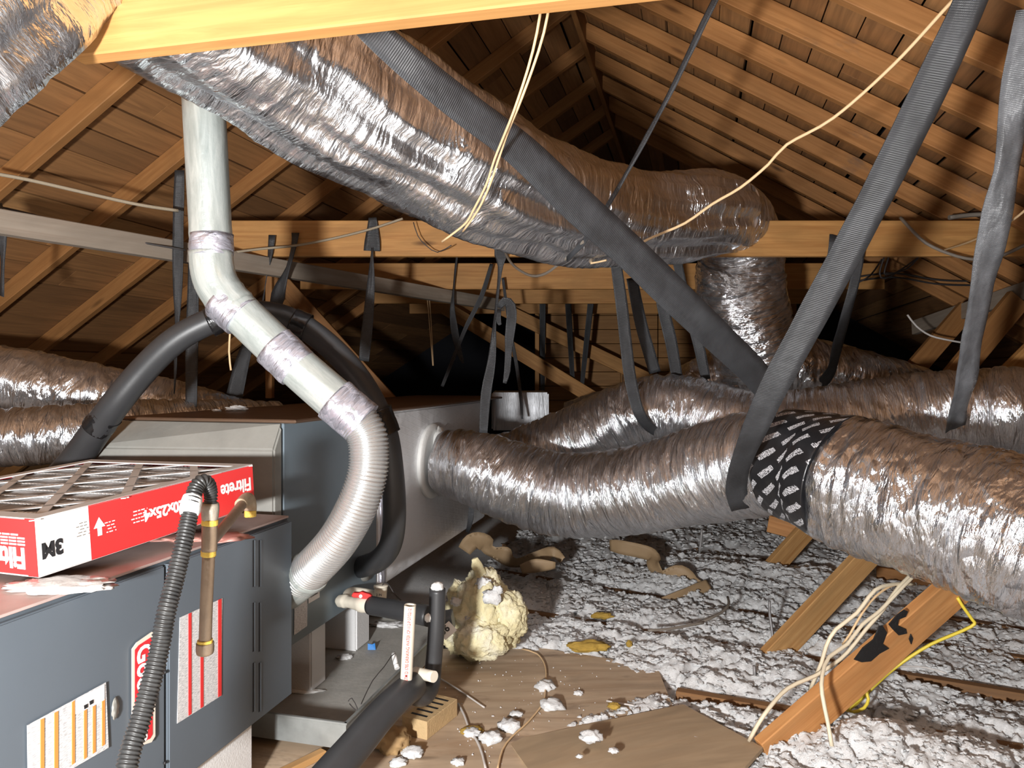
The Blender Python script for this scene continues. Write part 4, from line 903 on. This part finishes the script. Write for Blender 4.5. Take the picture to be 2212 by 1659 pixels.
lumber('wood_block', P(1660, 1130, 4.3), P(1735, 1150, 4.2), .04, .10, 'brace', 'broken lumber end peeking out under the taped duct', 'lumber')
wl('lumber_scrap', G(1895, 1238, .03), G(2080, 1270, .03), .04, .08, 'rafter_dark', 'brown board half sunk in wool behind the cream cables')
def W(name, pts, r, mat, label, group=None, cat='cable'): return wire(name, [P(*p) for p in pts], r, mat, label, cat, group)
cg = 'cream cables by the tarred brace'
W('power_cable', [(1618, 1600, 2.16), (1650, 1545, 2.14), (1700, 1488, 2.2), (1760, 1460, 2.24), (1800, 1435, 2.26), (1830, 1410, 2.28), (1870, 1360, 2.30), (1905, 1320, 2.32), (1940, 1270, 2.36), (1985, 1225, 2.42)], .0062, 'cable_cream', 'cream cable reaching furthest down to the tan panel corner', cg)
W('power_cable', [(1750, 1490, 2.3), (1775, 1430, 2.26), (1785, 1395, 2.24), (1805, 1360, 2.24), (1850, 1325, 2.26), (1890, 1275, 2.3), (1930, 1262, 2.36), (1975, 1262, 2.42)], .0062, 'cable_cream', 'cream cable curving in an S above the brace', cg)
W('power_cable', [(1797, 1612, 2.02), (1788, 1560, 2.04), (1776, 1500, 2.06), (1776, 1460, 2.10), (1790, 1420, 2.16), (1830, 1392, 2.2), (1862, 1350, 2.24), (1900, 1320, 2.28), (1950, 1268, 2.34), (1990, 1228, 2.4)], .0060, 'cable_cream', 'cream cable hanging in front of the tarred brace down into wool', cg)
W('power_cable', [(1820, 1392, 2.34), (1836, 1370, 2.32), (1850, 1345, 2.32), (1880, 1300, 2.34), (1920, 1268, 2.38), (1970, 1255, 2.44)], .004, 'cable_tan', 'thin tan cable alongside the S-curved cream cable', cg)
W('yellow_cable', [(2068, 1290, 2.35), (2080, 1310, 2.35), (2100, 1338, 2.35), (2105, 1348, 2.35), (2080, 1362, 2.36), (2010, 1392, 2.38), (1950, 1430, 2.4), (1910, 1462, 2.42), (1870, 1500, 2.44), (1850, 1520, 2.42), (1830, 1535, 2.38)], .0055, 'cable_yellow', 'yellow cable bent sharply past the tarred brace')
W('yellow_cable', [(1868, 1490, 2.38), (1876, 1510, 2.37), (1866, 1530, 2.36), (1842, 1538, 2.36), (1835, 1528, 2.36), (1858, 1510, 2.37), (1862, 1500, 2.38)], .0055, 'cable_yellow', 'small loop of yellow cable at the foot of the tarred brace')
for pts, lb in (([(1662, 1298, 3.1), (1663, 1330, 3.1), (1668, 1365, 3.08), (1671, 1420, 3.05)], 'thin grey rod sticking up from wool before the middle brace'),
                ([(1629, 1438, 2.7), (1631, 1480, 2.7), (1630, 1535, 2.66)], 'grey rod poking up beside the closest joist'),
                ([(1516, 1142, 3.9), (1514, 1170, 3.9), (1511, 1195, 3.9)], 'dark rod sticking up under the tape-spliced duct')):
    W('metal_rod', pts, .006, 'steel_rod', lb, 'rods standing in the wool', 'rod')
W('ground_cable', [(1500, 1350, 3.1), (1530, 1338, 3.1), (1560, 1322, 3.15), (1574, 1305, 3.2), (1572, 1290, 3.3)], .006, 'cable_grey', 'grey cable curled on the wool beside the paper strip')
W('ground_cable', [(1400, 1362, 3.02), (1450, 1358, 3.04), (1520, 1345, 3.08)], .006, 'cable_grey', 'dark cable half buried in wool by the second joist')
gp = lambda pts, z=.006: [(x, y, (CZ - z) * F / (y - HY)) for x, y in pts]
W('thin_cable', gp([(1128, 1402), (1160, 1412), (1178, 1440), (1178, 1490), (1172, 1520), (1140, 1560), (1105, 1592), (1085, 1620), (1074, 1665)], .008), .0032, 'cable_tan', 'thin tan cable curving across the stained plywood')
tg = 'white flat strips on the floor'
W('plastic_strip', gp([(950, 1465), (985, 1486), (1046, 1528)]), .003, 'tie', 'straight white strip crossing the plywood near the brick', tg, 'strip')
W('plastic_strip', gp([(990, 1520), (1003, 1545), (1014, 1575), (1030, 1600), (1042, 1630), (1050, 1665)]), .0038, 'tie', 'white strip curving down the plywood past the mustard scrap', tg, 'strip')
W('plastic_strip', [(1310, 1514, 2.49), (1400, 1530, 2.44), (1450, 1543, 2.40), (1500, 1560, 2.34)], .003, 'tie', 'white strip lying along the upper edge of the tan panel', tg, 'strip')
W('plastic_strip', [(1500, 1592, 2.205), (1560, 1610, 2.165), (1640, 1640, 2.09)], .003, 'tie', 'white strip nearest the brace foot on the tan panel', tg, 'strip')
W('plastic_strip', [(1470, 1620, 2.14), (1500, 1634, 2.11), (1545, 1655, 2.065)], .003, 'tie', 'shorter white strip below the other on the tan panel', tg, 'strip')
W('thin_cable', [(1880, 1450, 2.5), (1940, 1440, 2.55), (2000, 1442, 2.55), (2045, 1455, 2.5)], .003, 'tie', 'thin white wire lying on wool beyond the yellow cable')

# ================================================================= STRAPS
SG = 'black hanger straps'
strap([(740, -10, 1.52, 60, 10), (800, 62, 1.56, 62, 5), (900, 150, 1.62, 70, 0), (1010, 238, 1.72, 74, 0), (1130, 330, 1.85, 76, 0), (1250, 445, 2.0, 80, 0), (1350, 535, 2.12, 76, 0), (1450, 632, 2.25, 74, 5), (1550, 728, 2.38, 68, 5), (1620, 795, 2.48, 64, 0), (1680, 865, 2.60, 60, 0)], 'widest black strap, crossing diagonally in front of the big foil duct')
strap([(2120, -60, 1.50, 74, 0), (2080, 40, 1.56, 74, 0), (1990, 230, 1.68, 78, 0), (1900, 410, 1.80, 72, 0), (1815, 570, 1.93, 70, 0), (1740, 710, 2.05, 66, 0), (1670, 840, 2.17, 62, 0), (1625, 940, 2.30, 56, 0), (1598, 1010, 2.48, 50, 0), (1590, 1060, 2.62, 46, 10), (1600, 1100, 2.68, 40, 20)],
      'black ribbed strap carrying the tape-spliced duct, slanting up over the pale cross beam')
strap([(2225, 20, 2.0, 50, 30), (2195, 170, 2.1, 56, 20), (2180, 330, 2.2, 62, 0), (2150, 480, 2.32, 62, 8), (2120, 620, 2.45, 58, -6), (2095, 760, 2.6, 52, 0), (2080, 860, 2.72, 50, 0), (2068, 895, 2.8, 46, 0), (2062, 925, 2.86, 46, 0)], 'shiny hanging strap that ends on the rear foil duct', crumple=.013, mat='painted_sheen_strap')
strap([(1560, -30, 2.0, 22, 55), (1520, 50, 2.05, 20, 55), (1460, 175, 2.15, 18, 60), (1395, 300, 2.25, 14, 60), (1330, 415, 2.35, 13, 60), (1305, 455, 2.4, 12, 60)], 'thin edge-on black strap reaching up past the ridge side rafters')
strap([(1297, 462, 2.5, 12, 60), (1262, 520, 2.6, 16, 40), (1225, 560, 2.7, 14, 50)], 'short dark strap end under the widest duct')
strap([(805, 470, 3.46, 18, 0), (805, 490, 3.46, 24, 0), (804, 520, 3.45, 34, 0), (803, 542, 3.45, 36, 0)], 'strap end folded over the long beam face near the flue', name='strap_loop', crumple=.012)
strap([(804, 535, 3.44, 8, 60), (802, 600, 3.44, 18, 30), (796, 680, 3.44, 22, 0), (790, 740, 3.44, 24, 0), (786, 780, 3.44, 22, 0)], 'hanging strap below the folded strap end near the arched hose')
strap([(588, 508, 3.46, 16, 0), (584, 545, 3.46, 14, 20), (574, 610, 3.5, 6, 60), (560, 680, 3.55, 10, 40), (530, 760, 3.6, 30, 10), (505, 860, 3.6, 36, 0)], 'strap dropping behind the flue pipe, the one closest to it')
strap([(638, 503, 3.46, 18, 10), (634, 535, 3.46, 12, 30), (622, 580, 3.5, 16, 40), (600, 640, 3.55, 34, 10), (590, 700, 3.6, 20, 40), (600, 800, 3.65, 22, 0)], 'strap with a small hook-like fold on the long beam')
strap([(388, 368, 3.0, 22, 0), (385, 480, 3.0, 24, 0), (384, 600, 3.02, 22, 0), (382, 700, 3.05, 14, 30), (376, 850, 3.1, 8, 50)], 'dark strap hanging just beside the upright flue, under the brown rafters')
strap([(418, 560, 3.1, 22, 0), (416, 700, 3.08, 26, 0), (414, 800, 3.06, 26, 0), (413, 885, 3.05, 24, 0)], 'dark strap ending on the foil ducts behind the black hose')
strap([(-6, 440, 2.6, 20, 0), (2, 500, 2.6, 26, 0), (6, 560, 2.62, 14, 30), (4, 640, 2.65, 14, 30)], 'strap piece at the frame edge under the grey runner board')
strap([(1082, 532, 3.42, 26, 0), (1082, 552, 3.42, 28, 0), (1081, 575, 3.42, 14, 30), (1074, 640, 3.40, 8, 50), (1068, 700, 3.40, 10, 40), (1062, 780, 3.38, 18, 10), (1050, 850, 3.36, 22, 0), (1044, 935, 3.36, 18, 0)], 'long strap from the middle of the beam down behind the collar ring')
strap([(1078, 665, 3.38, 12, 20), (1090, 650, 3.37, 18, 20), (1104, 660, 3.36, 20, 0), (1105, 690, 3.36, 22, 0), (1100, 730, 3.36, 20, 10), (1098, 765, 3.36, 14, 30), (1096, 800, 3.36, 14, 0), (1090, 828, 3.36, 8, 0)], 'curled loose strap end dangling in front of the black opening', crumple=.010)
strap([(1079, 668, 3.36, 8, 40), (1076, 690, 3.35, 12, 10), (1080, 702, 3.35, 8, 30)], 'small twisted strap knot on the long central strap', name='strap_knot', crumple=.008)
strap([(988, 545, 4.75, 6, 30), (980, 620, 4.75, 5, 50), (977, 670, 4.75, 12, 20), (983, 720, 4.75, 16, 0), (992, 760, 4.75, 12, 20), (1000, 785, 4.75, 5, 0)], 'tapering strap with a loose tail before the lower diagonal timber')
strap([(1062, 570, 4.7, 8, 20), (1040, 640, 4.7, 10, 0), (1010, 700, 4.7, 9, 0), (995, 735, 4.7, 8, 0), (955, 835, 4.7, 7, 0)], 'slanted thin strap crossing the tapering one')
strap([(1086, 600, 4.7, 6, 0), (1100, 700, 4.7, 7, 0), (1116, 790, 4.6, 8, 0), (1124, 850, 4.5, 7, 0), (1128, 905, 4.4, 5, 0)], 'thin strap hanging to the far trunk extension box')
strap([(1330, 565, 3.42, 24, 0), (1342, 650, 3.42, 26, 0), (1352, 740, 3.42, 26, 0), (1362, 820, 3.42, 26, 0), (1380, 890, 3.44, 24, 10), (1405, 925, 3.5, 22, 20), (1430, 940, 3.58, 18, 30)], 'strap cradling the snaking duct, bent around its side')
strap([(1365, 600, 3.9, 24, 0), (1385, 700, 3.9, 26, 0), (1415, 805, 3.9, 26, 0)], 'dark strap hanging behind the cradle strap, first of a close trio')
strap([(1418, 560, 3.7, 26, 0), (1432, 660, 3.75, 26, 0), (1450, 740, 3.8, 26, 0), (1462, 812, 3.8, 24, 0)], 'greyish strap in the close trio over the snaking duct')
strap([(1462, 560, 3.66, 20, 10), (1480, 640, 3.7, 20, 0), (1508, 740, 3.78, 24, 0), (1525, 820, 3.84, 20, 0)], 'last strap of the close trio, touching the vertical duct drop')
strap([(1855, 508, 3.44, 30, 0), (1856, 530, 3.44, 28, 0), (1848, 600, 3.46, 20, 20), (1828, 680, 3.55, 22, 0), (1808, 750, 3.7, 24, 0), (1795, 800, 3.85, 24, 0), (1775, 828, 3.95, 22, 20), (1745, 840, 4.0, 18, 40)], 'strap folded over the beam that holds the duct under the vertical drop', crumple=.008)
strap([(1803, 508, 3.46, 22, 0), (1795, 560, 3.46, 16, 20), (1776, 640, 3.6, 18, 0), (1752, 740, 3.8, 18, 0)], 'strap partly hidden behind the black ribbed strap')
for (x_, x2, y2, Y, lb) in ((1172, 1172, 850, 6.5, 'dark strap in front of the upright stud by the plank wall'), (1225, 1238, 845, 6.4, 'thin dark strap before the plank gable wall'),
                            (1280, 1256, 840, 6.3, 'leaning dark strap before the plank gable wall')):
    strap([(x_, 618, Y, 14, 0), ((x_ + x2) / 2, 730, Y, 12, 0), (x2, y2, Y, 9, 20)], lb)
strap([(1018, 1090, 3.55, 10, 0), (1017, 1120, 3.55, 12, 0), (1010, 1150, 3.6, 8, 0)], 'short strap tail hanging below the collar ring against the trunk')

# hanging and drooping wires
W('bell_wire', [(1192, -20, 1.42), (1175, 70, 1.5), (1150, 150, 1.56), (1118, 235, 1.62), (1098, 282, 1.70), (1080, 335, 1.78), (1058, 400, 1.86), (1032, 455, 1.95), (1000, 500, 2.05)], .0032, 'cable_tan', 'first strand of the tan cable pair hanging before the widest duct', 'tan cable pair')
W('bell_wire', [(1174, -20, 1.42), (1160, 70, 1.5), (1140, 150, 1.56), (1110, 240, 1.62), (1090, 290, 1.70), (1068, 345, 1.78), (1050, 400, 1.86), (1022, 455, 1.95), (1008, 480, 2.0), (985, 500, 2.05), (955, 522, 2.1)], .0032, 'cable_tan', 'second strand of the tan cable pair, ending in a stray wisp', 'tan cable pair')
W('tan_cable', [(2090, -30, 1.7), (2050, 10, 1.8), (1930, 140, 1.95), (1800, 255, 2.1), (1700, 312, 2.2), (1660, 355, 2.25), (1600, 405, 2.32), (1540, 440, 2.4), (1480, 482, 2.48), (1420, 508, 2.56), (1385, 525, 2.62), (1375, 540, 2.66)], .005, 'cable_tan', 'long tan cable sweeping down from the rafters to the widest duct')
W('tan_cable', [(1310, 562, 2.9), (1270, 570, 2.95), (1220, 573, 3.0), (1180, 566, 3.05), (1150, 556, 3.1), (1120, 540, 3.2)], .004, 'cable_tan', 'tan cable end drooping below the widest duct')
W('tan_cable', [(2230, 440, 2.2), (2180, 480, 2.4), (2100, 520, 2.8), (2040, 540, 3.3)], .004, 'cable_tan', 'tan wire slipping behind the shiny strap')
W('grey_wire', [(1088, 535, 3.3), (1100, 562, 3.2), (1120, 582, 3.1), (1150, 596, 3.0), (1180, 590, 2.9), (1210, 568, 2.8), (1240, 545, 2.7), (1260, 522, 2.6)], .006, 'cable_grey', 'grey wire looping under the widest duct')
W('grey_wire', [(1945, 470, 3.4), (1965, 492, 3.36), (2000, 525, 3.34), (2050, 548, 3.32), (2100, 560, 3.3), (2150, 557, 3.3), (2212, 530, 3.25), (2260, 505, 3.2)], .008, 'cable_grey', 'pair of grey wires sagging across the face of the pale cross beam')
W('grey_wire', [(2050, 470, 3.55), (2100, 464, 3.55), (2180, 462, 3.5), (2260, 466, 3.45)], .012, 'cable_grey', 'bundle of wires lying on top of the cross beam')
for dx, lb in ((0, 'dark wire hanging in a loop under the cross beam'), (10, 'second dark wire loop nested in the first under the beam')):
    W('dark_wire', [(1910 + dx, 555, 4.2), (1900 + dx, 590, 4.2), (1912 + dx, 602 - dx, 4.2), (1950 + dx, 580, 4.2), (1985, 555, 4.2)], .005, 'cable_dark', lb)
for k_, lb in ((0, 'upper dark wire running along the second cross beam'), (9, 'lower dark wire running along the second cross beam')):
    W('dark_wire', [(1840, 600 + k_, 4.75), (1930, 590 + k_, 4.75), (2030, 605 + k_, 4.75), (2130, 607 + k_, 4.75), (2260, 605 + k_, 4.75)], .006, 'cable_dark', lb)
W('dark_wire', [(1850, 612, 4.3), (1880, 595, 4.3), (1905, 560, 4.3)], .005, 'cable_dark', 'short dark wire slanting beside the strap fold')
W('perforated_strap', [(1960, 680, 4.3), (1980, 705, 4.3), (2010, 725, 4.25), (2050, 735, 4.2), (2090, 742, 4.1)], .006, 'tie', 'curved pale metal band in the dark corner behind the shiny strap', None, 'metal band')
W('grey_rope', [(-40, 370, 2.6), (60, 388, 2.65), (200, 420, 2.75), (300, 442, 2.82), (385, 455, 2.9)], .007, 'string', 'grey rope sagging under the brown rafters')
W('grey_wire', [(-40, 440, 2.62), (40, 456, 2.65), (180, 492, 2.8), (300, 522, 2.9), (400, 540, 3.0)], .004, 'cable_dark', 'dark wire following the grey runner board')
W('grey_rope', [(505, 545, 3.3), (560, 538, 3.35), (640, 530, 3.38), (720, 515, 3.4), (800, 495, 3.42), (870, 472, 3.42)], .006, 'string', 'grey wire stretched along the long beam past the strap folds')
W('dark_wire', [(893, 480, 3.4), (903, 510, 3.4), (920, 530, 3.4), (945, 545, 3.4), (975, 530, 3.35)], .0025, 'cable_dark', 'thin dark wire scribble on the beam under the widest duct')
W('thin_wire', [(920, 608, 5.0), (926, 680, 5.0), (935, 790, 5.0)], .004, 'cable_tan', 'first of two thin wires hanging before the black opening', 'thin wires before the opening')
W('thin_wire', [(924, 608, 5.0), (931, 690, 5.0), (936, 790, 5.0)], .004, 'cable_tan', 'second of two thin wires hanging before the black opening', 'thin wires before the opening')
W('thin_wire', [(498, 702, 2.5), (495, 760, 2.5), (499, 800, 2.5)], .0035, 'cable_tan', 'short tan wire hanging under the flue elbow')
